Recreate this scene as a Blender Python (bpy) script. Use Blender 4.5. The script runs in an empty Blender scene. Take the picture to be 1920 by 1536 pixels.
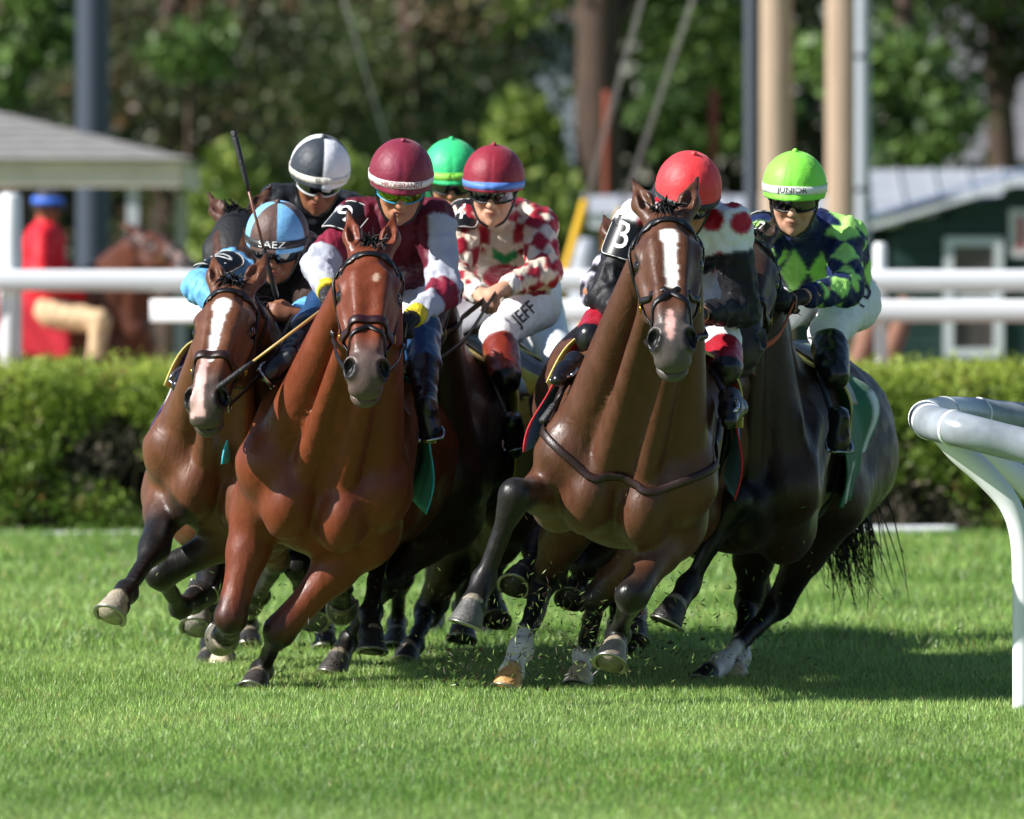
import bpy, math, random
import numpy as np
from mathutils import Vector, Matrix
random.seed(7); RNG = np.random.default_rng(11)
SC = bpy.context.scene
COL = SC.collection
# ------------------------------------------------------------------ camera, sky, sun, exposure
FPX, HOR, CAMH = 17500.0, 560.0, 1.44          # focal length in photo pixels, horizon row, eye height
def P(u, v, Y):                                 # photo pixel + distance -> point in the place
    return np.array([(u - 960.0) / FPX * Y, Y, CAMH - (v - HOR) / FPX * Y])
def YG(v): return FPX * CAMH / (v - HOR)        # distance of the ground seen at row v
cd = bpy.data.cameras.new('camera'); cam = bpy.data.objects.new('camera', cd); COL.objects.link(cam)
cam.location = (0, 0, CAMH); cam.rotation_euler = (math.radians(90), 0, 0)
cd.sensor_width = 36; cd.lens = FPX / 1920 * 36; cd.shift_y = -(768 - HOR) / 1920
cd.clip_start = 1; cd.clip_end = 3000
cd.dof.use_dof = True; cd.dof.focus_distance = 33.2; cd.dof.aperture_fstop = 4.6
SC.camera = cam
SUN_EL, SUN_AZ = math.radians(37), math.radians(252)      # azimuth clockwise from +Y (north): 270 = from the left
sd = Vector((math.sin(SUN_AZ) * math.cos(SUN_EL), math.cos(SUN_AZ) * math.cos(SUN_EL), math.sin(SUN_EL)))
W = bpy.data.worlds.new('World'); SC.world = W; W.use_nodes = True
wn = W.node_tree; sky = wn.nodes.new('ShaderNodeTexSky'); sky.sky_type = 'NISHITA'; sky.sun_disc = False
sky.ozone_density = 3.0; sky.dust_density = 0.4; sky.sun_elevation = SUN_EL; sky.sun_rotation = SUN_AZ
wn.nodes['Background'].inputs[1].default_value = 0.066
wn.links.new(sky.outputs[0], wn.nodes['Background'].inputs[0])
sl = bpy.data.lights.new('sun', 'SUN'); so = bpy.data.objects.new('sun', sl); COL.objects.link(so)
sl.energy = 5.0; sl.angle = math.radians(0.53); sl.color = (1, 0.965, 0.92)
so.rotation_euler = sd.to_track_quat('Z', 'Y').to_euler(); so.location = (-20, 10, 30)
SC.view_settings.view_transform = 'Standard'; SC.view_settings.look = 'None'
SC.view_settings.exposure = 0.62; SC.view_settings.gamma = 1
SC.cycles.use_denoising = True
SC.cycles.max_bounces = 6; SC.cycles.transparent_max_bounces = 6

# ------------------------------------------------------------------ small helpers
def lin(h):
    h = h.lstrip('#'); c = [int(h[i:i + 2], 16) / 255 for i in (0, 2, 4)]
    return tuple(x / 12.92 if x <= 0.04045 else ((x + 0.055) / 1.055) ** 2.4 for x in c)
def nz(v):
    v = np.asarray(v, float); return v / (np.linalg.norm(v) + 1e-12)
def lerp(a, b, t): return np.asarray(a) * (1 - t) + np.asarray(b) * t
MATS = {}
def mat(name, col=None, rough=0.6, attr=False, noise=0.0, nscale=20, bump=0.0, bscale=60, metal=0.0, spec=0.5,
        coat=0.0, sheen=0.0, trans=0.0, rvar=0.0, emit=None, stretch=None, vein=0.0, bdist=.01):
    if name in MATS: return MATS[name]
    m = bpy.data.materials.new(name); m.use_nodes = True; nt = m.node_tree; b = nt.nodes['Principled BSDF']
    N, L = nt.nodes.new, nt.links.new
    b.inputs['Roughness'].default_value = rough; b.inputs['Metallic'].default_value = metal
    b.inputs['Specular IOR Level'].default_value = spec; b.inputs['Coat Weight'].default_value = coat
    b.inputs['Coat Roughness'].default_value = 0.15
    b.inputs['Sheen Weight'].default_value = sheen
    tc = N('ShaderNodeTexCoord'); src = tc.outputs['Object']
    if stretch:
        mp = N('ShaderNodeMapping'); mp.inputs['Scale'].default_value = stretch; L(src, mp.inputs[0]); src = mp.outputs[0]
    if attr:
        a = N('ShaderNodeAttribute'); a.attribute_name = 'Col'; c = a.outputs['Color']
    else:
        r = N('ShaderNodeRGB'); r.outputs[0].default_value = (*col[:3], 1); c = r.outputs[0]
    if noise:
        t = N('ShaderNodeTexNoise'); t.inputs['Scale'].default_value = nscale; t.inputs['Detail'].default_value = 5
        L(src, t.inputs[0])
        mr = N('ShaderNodeMapRange'); mr.inputs[1].default_value = .3; mr.inputs[2].default_value = .7
        mr.inputs[3].default_value = 1 - noise; mr.inputs[4].default_value = 1 + noise; L(t.outputs[0], mr.inputs[0])
        mx = N('ShaderNodeVectorMath'); mx.operation = 'SCALE'; L(c, mx.inputs[0]); L(mr.outputs[0], mx.inputs['Scale']); c = mx.outputs[0]
        if rvar:
            m2 = N('ShaderNodeMapRange'); m2.inputs[1].default_value = .3; m2.inputs[2].default_value = .7
            m2.inputs[3].default_value = rough - rvar; m2.inputs[4].default_value = rough + rvar
            L(t.outputs[0], m2.inputs[0]); L(m2.outputs[0], b.inputs['Roughness'])
    L(c, b.inputs['Base Color'])
    if bump:
        t = N('ShaderNodeTexNoise'); t.inputs['Scale'].default_value = bscale; t.inputs['Detail'].default_value = 4
        L(src, t.inputs[0])
        bp = N('ShaderNodeBump'); bp.inputs['Strength'].default_value = bump; bp.inputs['Distance'].default_value = bdist
        L(t.outputs[0], bp.inputs['Height']); L(bp.outputs[0], b.inputs['Normal'])
        if vein:
            tv = N('ShaderNodeTexNoise'); tv.inputs['Scale'].default_value = 7; tv.inputs['Detail'].default_value = 2; tv.inputs['Distortion'].default_value = .6; L(src, tv.inputs[0])
            s1 = N('ShaderNodeMath'); s1.operation = 'SUBTRACT'; s1.inputs[1].default_value = .5; L(tv.outputs[0], s1.inputs[0])
            s2 = N('ShaderNodeMath'); s2.operation = 'ABSOLUTE'; L(s1.outputs[0], s2.inputs[0])
            s3 = N('ShaderNodeMapRange'); s3.interpolation_type = 'SMOOTHSTEP'; s3.inputs[1].default_value = 0; s3.inputs[2].default_value = .03; s3.inputs[3].default_value = 1; s3.inputs[4].default_value = 0; L(s2.outputs[0], s3.inputs[0])
            b2 = N('ShaderNodeBump'); b2.inputs['Strength'].default_value = vein; b2.inputs['Distance'].default_value = .006; L(s3.outputs[0], b2.inputs['Height']); L(b2.outputs[0], bp.inputs['Normal'])
    if trans:
        tr = N('ShaderNodeBsdfTranslucent'); L(c, tr.inputs[0]); ms = N('ShaderNodeMixShader'); ms.inputs[0].default_value = trans
        out = nt.nodes['Material Output']; L(b.outputs[0], ms.inputs[1]); L(tr.outputs[0], ms.inputs[2]); L(ms.outputs[0], out.inputs[0])
    MATS[name] = m; return m
def tag(o, label=None, cat=None, group=None, kind=None):
    if label: o['label'] = label
    if cat: o['category'] = cat
    if group: o['group'] = group
    if kind: o['kind'] = kind
    return o
def empty(name, loc, label=None, cat=None, group=None):
    o = bpy.data.objects.new(name, None); COL.objects.link(o); o.location = tuple(float(x) for x in loc); o.empty_display_size = .1
    return tag(o, label, cat, group)
def obj(name, verts, faces, m, parent=None, smooth=True, cols=None, mats=None, fmat=None):
    """one mesh object; verts in world space (kept in world space under a parent)"""
    verts = np.asarray(verts, np.float32)
    org = np.zeros(3)
    if parent is not None: org = np.array(WLOC(parent))
    me = bpy.data.meshes.new(name)
    v = verts - org.astype(np.float32)
    if isinstance(faces, np.ndarray):
        nf, k = faces.shape
        me.vertices.add(len(v)); me.vertices.foreach_set('co', v.ravel())
        me.loops.add(nf * k); me.loops.foreach_set('vertex_index', faces.astype(np.int32).ravel())
        me.polygons.add(nf); me.polygons.foreach_set('loop_start', np.arange(0, nf * k, k, dtype=np.int32))
        me.polygons.foreach_set('loop_total', np.full(nf, k, np.int32))
        me.update(calc_edges=True)
    else:
        me.from_pydata(v.tolist(), [], faces); me.update()
    if smooth: me.polygons.foreach_set('use_smooth', np.ones(len(me.polygons), bool))
    for x in (mats or [m]): me.materials.append(x)
    if fmat is not None: me.polygons.foreach_set('material_index', np.asarray(fmat, np.int32))
    if cols is not None:
        a = me.color_attributes.new('Col', 'FLOAT_COLOR', 'POINT')
        c = np.ones((len(v), 4), np.float32); c[:, :3] = cols; a.data.foreach_set('color', c.ravel())
    o = bpy.data.objects.new(name, me); COL.objects.link(o)
    if parent is not None: o.parent = parent
    return o
def WLOC(o):
    s = np.zeros(3)
    while o is not None: s += np.array(o.location); o = o.parent
    return s
class MB:
    """collects shapes into one mesh"""
    def __init__(s): s.v = []; s.f = []; s.m = []
    def add(s, v, f, mi=0):
        o = len(s.v); s.v += [tuple(float(c) for c in x) for x in v]
        s.f += [tuple(i + o for i in x) for x in f]; s.m += [mi] * len(f); return s
    def box(s, c, size, R=None, mi=0):
        h = np.array(size) / 2; R = np.eye(3) if R is None else np.asarray(R)
        p = [np.array(c) + R @ (h * np.array((x, y, z))) for x in (-1, 1) for y in (-1, 1) for z in (-1, 1)]
        return s.add(p, [(0, 1, 3, 2), (4, 6, 7, 5), (0, 4, 5, 1), (2, 3, 7, 6), (0, 2, 6, 4), (1, 5, 7, 3)], mi)
    def bar(s, a, b, w, h=None, up=(0, 0, 1), mi=0):
        a = np.array(a, float); b = np.array(b, float); d = b - a; n = np.linalg.norm(d); x = d / n
        up = np.array(up, float); y = np.cross(up, x)
        if np.linalg.norm(y) < 1e-4: y = np.cross((0, 1, 0), x)
        y = nz(y); z = np.cross(x, y)
        return s.box((a + b) / 2, (n, w, h or w), np.stack([x, y, z], 1), mi)
    def tube(s, pts, r, n=10, cap=True, mi=0, flat=1.0, fn=None):
        pts = np.asarray(pts, float); r = np.broadcast_to(np.asarray(r, float), (len(pts),))
        T = np.gradient(pts, axis=0); T /= np.linalg.norm(T, axis=1)[:, None] + 1e-12
        u = np.cross(T[0], (0, 0, 1)); u = u if np.linalg.norm(u) > 1e-3 else np.cross(T[0], (0, 1, 0)); u = nz(u)
        V = []
        for i in range(len(pts)):
            if fn is not None: u = fn[i]
            u = nz(u - T[i] * np.dot(u, T[i])); w = np.cross(T[i], u)
            for k in range(n):
                a = 2 * math.pi * k / n; V.append(pts[i] + r[i] * (flat * math.cos(a) * u + math.sin(a) * w))
        F = []
        for i in range(len(pts) - 1):
            for k in range(n): F.append((i * n + k, i * n + (k + 1) % n, (i + 1) * n + (k + 1) % n, (i + 1) * n + k))
        if cap: F.append(tuple(range(n))[::-1]); F.append(tuple((len(pts) - 1) * n + k for k in range(n)))
        return s.add(V, F, mi)
    def build(s, name, m, parent=None, smooth=False, mats=None, cols=None):
        return obj(name, s.v, s.f, m, parent, smooth, mats=mats, fmat=s.m if mats else None, cols=cols)
def smoothpath(pts, n=8):
    """Catmull-Rom through pts"""
    p = np.asarray(pts, float); p = np.vstack([2 * p[0] - p[1], p, 2 * p[-1] - p[-2]]); out = []
    for i in range(1, len(p) - 2):
        for t in np.linspace(0, 1, n, endpoint=False):
            a, b, c, d = p[i - 1:i + 3]
            out.append(.5 * ((2 * b) + (c - a) * t + (2 * a - 5 * b + 4 * c - d) * t * t + (3 * b - a - 3 * c + d) * t ** 3))
    out.append(p[-2]); return np.array(out)
# value noise on points
_H = np.random.default_rng(3).random(65536).astype(np.float32)
def vnoise(p):
    p = np.asarray(p, np.float32); i = np.floor(p).astype(np.int64); f = p - i; f = f * f * (3 - 2 * f)
    def h(a, b, c): return _H[(a * 73856093 ^ b * 19349663 ^ c * 83492791) & 65535]
    r = 0
    for dx in (0, 1):
        for dy in (0, 1):
            for dz in (0, 1):
                w = (f[:, 0] if dx else 1 - f[:, 0]) * (f[:, 1] if dy else 1 - f[:, 1]) * (f[:, 2] if dz else 1 - f[:, 2])
                r = r + w * h(i[:, 0] + dx, i[:, 1] + dy, i[:, 2] + dz)
    return r
def fbm(p, o=3):
    p = np.asarray(p, np.float32); return sum(vnoise(p * 2 ** k + 7.3 * k) * .5 ** k for k in range(o)) / sum(.5 ** k for k in range(o))

# ------------------------------------------------------------------ sculpting with distance fields
class Sculpt:
    def __init__(s): s.p = []
    def rc(s, a, b, ra, rb, k=.03, op=1, w=None, asp=1.0):
        s.p.append(('rc', np.array(a, float), np.array(b, float), ra, rb, k, op, None if w is None else nz(w), asp)); return s
    def el(s, c, r, R=None, k=.03, op=1):
        r = np.broadcast_to(np.array(r, float), (3,))
        s.p.append(('el', np.array(c, float), r, np.eye(3) if R is None else np.asarray(R, float), None, k, op)); return s
    @staticmethod
    def d(q, X):
        if q[0] == 'rc':
            _, a, b, ra, rb, k, op, w, asp = q
            ba = b - a; L2 = float(ba @ ba) + 1e-12
            pa = X - a.astype(np.float32)
            t = np.clip((pa @ ba.astype(np.float32)) / L2, 0, 1)
            v = pa - t[..., None] * ba.astype(np.float32)
            r = ra + (rb - ra) * t
            if w is None: return np.sqrt((v * v).sum(-1)) - r
            vw = v @ w.astype(np.float32)
            l2 = (v * v).sum(-1) + vw * vw * (1 / asp ** 2 - 1)
            return (np.sqrt(np.maximum(l2, 0)) - r) * min(1.0, asp)
        _, c, r, R, _, k, op = q
        l = (X - c.astype(np.float32)) @ R.astype(np.float32)
        k0 = np.sqrt(((l / r.astype(np.float32)) ** 2).sum(-1)); k1 = np.sqrt(((l / (r * r).astype(np.float32)) ** 2).sum(-1)) + 1e-9
        return k0 * (k0 - 1) / k1
    @staticmethod
    def bb(q):
        if q[0] == 'rc':
            m = max(q[3], q[4]) * max(1.0, q[8]); return np.minimum(q[1], q[2]) - m, np.maximum(q[1], q[2]) + m
        e = np.sqrt(((q[3] * q[2][None, :]) ** 2).sum(1)); return q[1] - e, q[1] + e
    @staticmethod
    def mix(a, b, k, op):
        if op < 0:
            h = np.maximum(k - np.abs(a + b), 0) / k; return np.maximum(a, -b) + h * h * k * .25
        h = np.maximum(k - np.abs(a - b), 0) / k; return np.minimum(a, b) - h * h * k * .25
    def ev(s, X):
        X = np.asarray(X, np.float32); f = np.full(X.shape[:-1], .3, np.float32)
        for q in s.p: f = s.mix(f, s.d(q, X), q[5], q[6])
        return f
    def grad(s, X, e=.004):
        X = np.asarray(X, np.float32); g = np.zeros_like(X)
        for i in range(3):
            dlt = np.zeros(3, np.float32); dlt[i] = e; g[..., i] = s.ev(X + dlt) - s.ev(X - dlt)
        return g / (np.linalg.norm(g, axis=-1)[..., None] + 1e-9)
    def snap(s, X, off=0.0, it=6):
        X = np.asarray(X, np.float32).copy()
        for _ in range(it):
            X -= (s.ev(X) - off)[..., None] * s.grad(X) * .9
        return X
    def mesh(s, vox, grow=0.0, smooth=2, fine=None):
        """fine = (lo, hi, size): slabs of the grid with smaller steps"""
        lo = np.min([s.bb(q)[0] for q in s.p if q[6] > 0], 0) - grow - 3 * vox; hi = np.max([s.bb(q)[1] for q in s.p if q[6] > 0], 0) + grow + 3 * vox
        ax = []
        for i in range(3):
            if fine is None: ax.append(np.arange(lo[i], hi[i] + vox, vox))
            else:
                a, b = max(fine[0][i], lo[i]), min(fine[1][i], hi[i])
                parts = [np.linspace(lo[i], a, max(int((a - lo[i]) / vox), 1), endpoint=False), np.linspace(a, b, max(int((b - a) / fine[2]), 1), endpoint=False),
                         np.linspace(b, hi[i] + 1e-3, max(int((hi[i] - b) / vox), 1) + 1)]
                ax.append(np.concatenate(parts))
        ax = [x.astype(np.float32) for x in ax]; n = np.array([len(x) for x in ax])
        F = np.full(n, .3, np.float32)
        for q in s.p:
            a, b = s.bb(q); m = q[5] + abs(grow) + 3 * vox
            i0 = [max(int(np.searchsorted(ax[i], a[i] - m)) - 1, 0) for i in range(3)]; i1 = [min(int(np.searchsorted(ax[i], b[i] + m)) + 1, n[i]) for i in range(3)]
            sl = tuple(slice(i0[i], i1[i]) for i in range(3))
            X = np.stack(np.meshgrid(ax[0][sl[0]], ax[1][sl[1]], ax[2][sl[2]], indexing='ij'), -1)
            F[sl] = s.mix(F[sl], s.d(q, X), q[5], q[6])
        F -= grow
        return surfnets(F, ax, smooth)
def surfnets(F, ax, smooth=2):
    S = F < 0; n = np.array(F.shape); c = n - 1
    cnt = np.zeros(c, np.uint8)
    for dx in (0, 1):
        for dy in (0, 1):
            for dz in (0, 1): cnt += S[dx:dx + c[0], dy:dy + c[1], dz:dz + c[2]]
    act = (cnt > 0) & (cnt < 8); idx = np.argwhere(act)
    ids = np.full(c, -1, np.int32); ids[act] = np.arange(len(idx))
    acc = np.zeros((len(idx), 3), np.float32); num = np.zeros(len(idx), np.float32)
    cor = [(x, y, z) for x in (0, 1) for y in (0, 1) for z in (0, 1)]
    val = {o: F[idx[:, 0] + o[0], idx[:, 1] + o[1], idx[:, 2] + o[2]] for o in cor}
    for o in cor:
        for a in range(3):
            if o[a] == 0:
                p = list(o); p[a] = 1; p = tuple(p); f0, f1 = val[o], val[p]; cr = (f0 < 0) != (f1 < 0)
                t = np.where(cr, f0 / np.where(cr, f0 - f1, 1), 0); q = np.array(o, np.float32)[None] + 0 * acc; q[:, a] = t
                acc += q * cr[:, None]; num += cr
    acc /= num[:, None]
    V = np.stack([ax[i][idx[:, i]] + (ax[i][idx[:, i] + 1] - ax[i][idx[:, i]]) * acc[:, i] for i in range(3)], 1)
    Q = []
    for a in range(3):
        b, d = (a + 1) % 3, (a + 2) % 3
        s0 = [slice(1, -1)] * 3; s1 = [slice(1, -1)] * 3; s0[a] = slice(0, -1); s1[a] = slice(1, None)
        A, B = S[tuple(s0)], S[tuple(s1)]; e = np.argwhere(A != B); off = np.ones(3, int); off[a] = 0; g = e + off
        flip = A[tuple(e.T)]
        def cell(db, dd):
            h = g.copy(); h[:, b] -= db; h[:, d] -= dd; return ids[h[:, 0], h[:, 1], h[:, 2]]
        q = np.stack([cell(1, 1), cell(0, 1), cell(0, 0), cell(1, 0)], 1)
        q[~flip] = q[~flip][:, ::-1]; Q.append(q)
    Q = np.concatenate(Q); Q = Q[(Q >= 0).all(1)]
    e = np.concatenate([Q[:, [0, 1]], Q[:, [1, 2]], Q[:, [2, 3]], Q[:, [3, 0]]])
    for it in range(smooth):
        lam = .5 if it % 2 == 0 else -.3
        sm = np.zeros_like(V); dg = np.bincount(e[:, 0], minlength=len(V)) + np.bincount(e[:, 1], minlength=len(V))
        for i in range(3):
            sm[:, i] = np.bincount(e[:, 0], V[e[:, 1], i], len(V)) + np.bincount(e[:, 1], V[e[:, 0], i], len(V))
        V = V + lam * (sm / np.maximum(dg, 1)[:, None] - V)
    return V, Q
def vnormals(V, Q):
    N = np.cross(V[Q[:, 2]] - V[Q[:, 0]], V[Q[:, 3]] - V[Q[:, 1]]); o = np.zeros_like(V)
    for k in range(4):
        for i in range(3): o[:, i] += np.bincount(Q[:, k], N[:, i], len(V))
    return o / (np.linalg.norm(o, axis=1)[:, None] + 1e-12)
def smoothcol(c, Q, it=1):
    e = np.concatenate([Q[:, [0, 1]], Q[:, [1, 2]], Q[:, [2, 3]], Q[:, [3, 0]]]); n = len(c); dg = np.bincount(e[:, 0], minlength=n) + np.bincount(e[:, 1], minlength=n)
    for _ in range(it):
        s = np.stack([np.bincount(e[:, 0], c[e[:, 1], i], n) + np.bincount(e[:, 1], c[e[:, 0], i], n) for i in range(3)], 1); c = .5 * c + .5 * s / np.maximum(dg, 1)[:, None]
    return c
def segt(X, a, b):
    """distance to a segment and position along it"""
    a = np.asarray(a); ba = np.asarray(b) - a; t = (X - a) @ ba / (ba @ ba); tc = np.clip(t, 0, 1)
    return np.linalg.norm(X - a - tc[:, None] * ba, axis=1), t
def sstep(a, b, x):
    t = np.clip((x - a) / (b - a), 0, 1); return t * t * (3 - 2 * t)
def onray(u, v, S, L, sg):
    """point on the sight line of pixel (u,v) at bone length L from S; sg +1 farther from the eye, -1 nearer"""
    C = np.array((0, 0, CAMH)); d = np.array(((u - 960) / FPX, 1, -(v - HOR) / FPX)); w = C - S
    a, b, c = d @ d, 2 * d @ w, w @ w - L * L; D = b * b - 4 * a * c
    y = (-b + sg * math.sqrt(D)) / (2 * a) if D > 0 else -b / (2 * a)
    return C + y * d

def raycast(S, uv, Y0):
    """points on a sculpted surface behind photo pixels"""
    uv = np.asarray(uv, float); d = np.stack([(uv[:, 0] - 960) / FPX, np.ones(len(uv)), -(uv[:, 1] - HOR) / FPX], 1); y = np.full(len(uv), Y0 - .9)
    for _ in range(60): y = y + .8 * S.ev(np.array((0, 0, CAMH)) + d * y[:, None])
    return np.array((0, 0, CAMH)) + d * (y - .016)[:, None]
def clear(p, S, dist):
    """moves a point along its sight line until it stands clear of S"""
    C = np.array((0, 0, CAMH)); q = np.array(p, float)
    for _ in range(60):
        if S.ev(q[None])[0] >= dist: break
        q = C + (q - C) * (1 - .012 / np.linalg.norm(q - C))
    return q
# ------------------------------------------------------------------ ground
def sheet(name, x0, x1, y0, y1, z, m):
    o = obj(name, [(x0, y0, z), (x1, y0, z), (x1, y1, z), (x0, y1, z)], [(0, 1, 2, 3)], m, None, False); o['kind'] = 'structure'; return o
m_turf = mat('turf_soil', lin('#5f7a38'), rough=.9, noise=.35, nscale=1.5)
sheet('ground', -400, 400, -60, 1500, 0, m_turf)
sheet('dirt_track', -400, 400, 59.2, 80, .004, mat('dirt', lin('#8a7460'), rough=.95, noise=.2, nscale=2, bump=.5, bscale=30))
m_grass = mat('grass_blades', attr=True, rough=.42, spec=.5, trans=.30)
def grass():
    parts = []
    for (y0, y1, dens, tall, wid) in ((25.2, 31, 5400, .024, .0030), (31, 38, 4800, .026, .0034), (38, 47, 1300, .045, .0060), (47, 57.2, 560, .05, .010)):
        w0 = 960 / FPX * y1 * 1.30; n = int((y1 - y0) * 2 * w0 * dens)
        x = RNG.uniform(-w0, w0, n); y = RNG.uniform(y0, y1, n); p = np.stack([x, y, 0 * x], 1)
        th = RNG.uniform(0, 2 * np.pi, n); ln = tall * RNG.uniform(.5, 1.25, n) * (.8 + .5 * fbm(p * np.array((1.3, .9, 1)) + 3)); w = wid * RNG.uniform(.6, 1.3, n)
        side = np.stack([np.cos(th), np.sin(th), 0 * th], 1) * w[:, None]; lean = RNG.normal(0, .38, (n, 2)) * ln[:, None]
        tip = p + np.stack([lean[:, 0], lean[:, 1], ln], 1)
        V = np.stack([p - side / 2, p + side / 2, tip], 1).reshape(-1, 3)
        band = fbm(p * np.array((.25, .55, 1)) + 11, 2); fine = RNG.random(n)
        base = lerp(np.array(lin('#769f42')), np.array(lin('#a9c96e')), (np.clip((band - .3) * 2.2, 0, 1))[:, None]) * (.38 + 1.15 * fine ** 1.7)[:, None]
        pat = fbm(p * np.array((2.2, 1.1, 1)) + 31, 3); base *= (.80 + .55 * pat)[:, None]; dry = RNG.random(n) < .04 + .14 * (pat > .62); base[dry] = np.array(lin('#b5ae6a'))
        parts.append((V, np.repeat(base, 3, 0)))
    V = np.concatenate([a for a, _ in parts]); c = np.concatenate([b for _, b in parts]); F = np.arange(len(V)).reshape(-1, 3)
    o = obj('grass', V, F, m_grass, None, False, cols=c); tag(o, 'short mown green turf of the racecourse', 'grass', kind='stuff')
grass()
# ------------------------------------------------------------------ leaves, hedge, trees
m_leaf = mat('leaves', attr=True, rough=.5, spec=.35, trans=.28)
def leaves(pts, size, cols, up=.0, asp=1.6, rng=RNG):
    n = len(pts); d = rng.normal(0, 1, (n, 3)); d[:, 2] += up; d /= np.linalg.norm(d, axis=1)[:, None]
    e = np.cross(d, rng.normal(0, 1, (n, 3))); e /= np.linalg.norm(e, axis=1)[:, None]
    s = (size * rng.uniform(.6, 1.3, n))[:, None]
    V = np.stack([pts - d * s * asp * .5, pts + e * s * .45, pts + d * s * asp * .5, pts - e * s * .45], 1).reshape(-1, 3)
    return V, np.arange(4 * n).reshape(-1, 4), np.repeat(cols, 4, 0)
m_bark = mat('bark', lin('#4a3a30'), rough=.9, noise=.3, nscale=8, bump=.8, bscale=18, stretch=(1, 1, .25))
def hedge():
    Y0, Y1, top = 57.35, 58.5, .975; x0, x1 = -8, 8
    r = empty('hedge', (0, 57.9, 0), 'long clipped green hedge with bare dark patches near its foot', 'hedge')
    mb = MB(); nx, nz_ = 60, 10
    V = []; F = []
    for i in range(nx + 1):                       # uneven near-black core, standing in for shade deep in the hedge
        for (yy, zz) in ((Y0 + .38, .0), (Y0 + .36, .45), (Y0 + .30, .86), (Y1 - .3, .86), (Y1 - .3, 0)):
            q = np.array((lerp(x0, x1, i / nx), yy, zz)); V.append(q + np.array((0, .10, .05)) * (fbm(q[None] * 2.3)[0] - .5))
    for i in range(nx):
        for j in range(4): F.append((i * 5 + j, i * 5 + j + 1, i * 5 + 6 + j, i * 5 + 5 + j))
    obj('interior', V, F, mat('hedge_shade_core', lin('#1c1a12'), .95, noise=.4, nscale=6), r, False)
    rng = np.random.default_rng(5)
    st = MB()
    for i in range(230):
        x = rng.uniform(x0, x1); p0 = np.array((x, Y0 + rng.uniform(.25, .45), 0)); p2 = p0 + np.array((rng.normal(0, .22), rng.uniform(-.3, .0), rng.uniform(.45, .85))); p1 = lerp(p0, p2, .5) + rng.normal(0, .05, 3)
        st.tube(smoothpath([p0, p1, p2], 4), np.linspace(rng.uniform(.008, .022), .004, 9), 5)
    so_ = st.build('stems', mat('hedge_stem', lin('#6b5848'), .9, noise=.3, nscale=20), r, True); so_['kind'] = 'stuff'
    # clumps of foliage: dense top, thinner and hollow towards the foot
    n = 8000; x = rng.uniform(x0, x1, n); u = rng.random(n)
    face = rng.random(n) < .72; z = np.where(face, top * rng.random(n) ** .75, top); y = np.where(face, Y0 + rng.uniform(-.02, .14, n), rng.uniform(Y0, Y1, n))
    hol = fbm(np.stack([x * 1.25, 0 * x + 4, z * 1.7], 1), 3); thr = .20 + .43 * np.clip(1 - z / .80, 0, 1); keep = (~face) | (hol > thr + .02)
    x, y, z, hol, face = x[keep], y[keep], z[keep], hol[keep], face[keep]
    z = z + np.where(face, 0, rng.normal(0, .025, len(x))) + .05 * (fbm(np.stack([x * 1.6, y, 0 * x], 1)) - .5)
    y = y - np.where(face, .16 * (hol - .5), 0); m = 25; c = np.repeat(np.stack([x, y, z], 1), m, 0)
    pts = c + rng.normal(0, 1, c.shape) * np.array((.042, .042, .040)); pts[:, 2] = np.abs(pts[:, 2])
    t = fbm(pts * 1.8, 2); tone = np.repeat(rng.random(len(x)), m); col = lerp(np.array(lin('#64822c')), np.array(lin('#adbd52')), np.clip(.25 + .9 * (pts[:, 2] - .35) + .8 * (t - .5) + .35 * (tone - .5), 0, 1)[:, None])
    br = np.repeat(rng.random(len(x)) < .035, m); col[br] = np.array(lin('#8a6a3c')); col *= rng.uniform(.7, 1.25, len(col))[:, None]
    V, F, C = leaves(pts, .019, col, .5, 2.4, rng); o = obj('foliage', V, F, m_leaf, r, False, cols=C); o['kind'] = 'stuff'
    n = 650; c = np.stack([rng.uniform(x0, x1, n), Y0 + rng.uniform(.02, .25, n), rng.uniform(.05, .62, n)], 1); c = np.repeat(c, 22, 0); pts = c + rng.normal(0, .045, c.shape); pts[:, 2] = np.abs(pts[:, 2])
    col = lerp(np.array(lin('#5e5248')), np.array(lin('#a39484')), rng.random(len(pts))[:, None]); V, F, C = leaves(pts, .011, col, .2, 6, rng); o = obj('dead_twigs', V, F, mat('dead_twig', attr=True, rough=.9), r, False, cols=C); o['kind'] = 'stuff'
hedge()
pp = empty('ground_pipe', (0, 57.0, 0), 'white plastic pipe lying on the turf along the foot of the hedge', 'pipe')
MB().tube([P(-60, 1006, 57.2), P(900, 1001, 57.1), P(1770, 994, 57.0), P(1790, 994, 57.0), P(1797, 995, 57.0)], [.028, .028, .028, .026, .012], 12).build('pipe', mat('white_plastic', lin('#e9ebee'), .4, noise=.06), pp, True)
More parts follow.
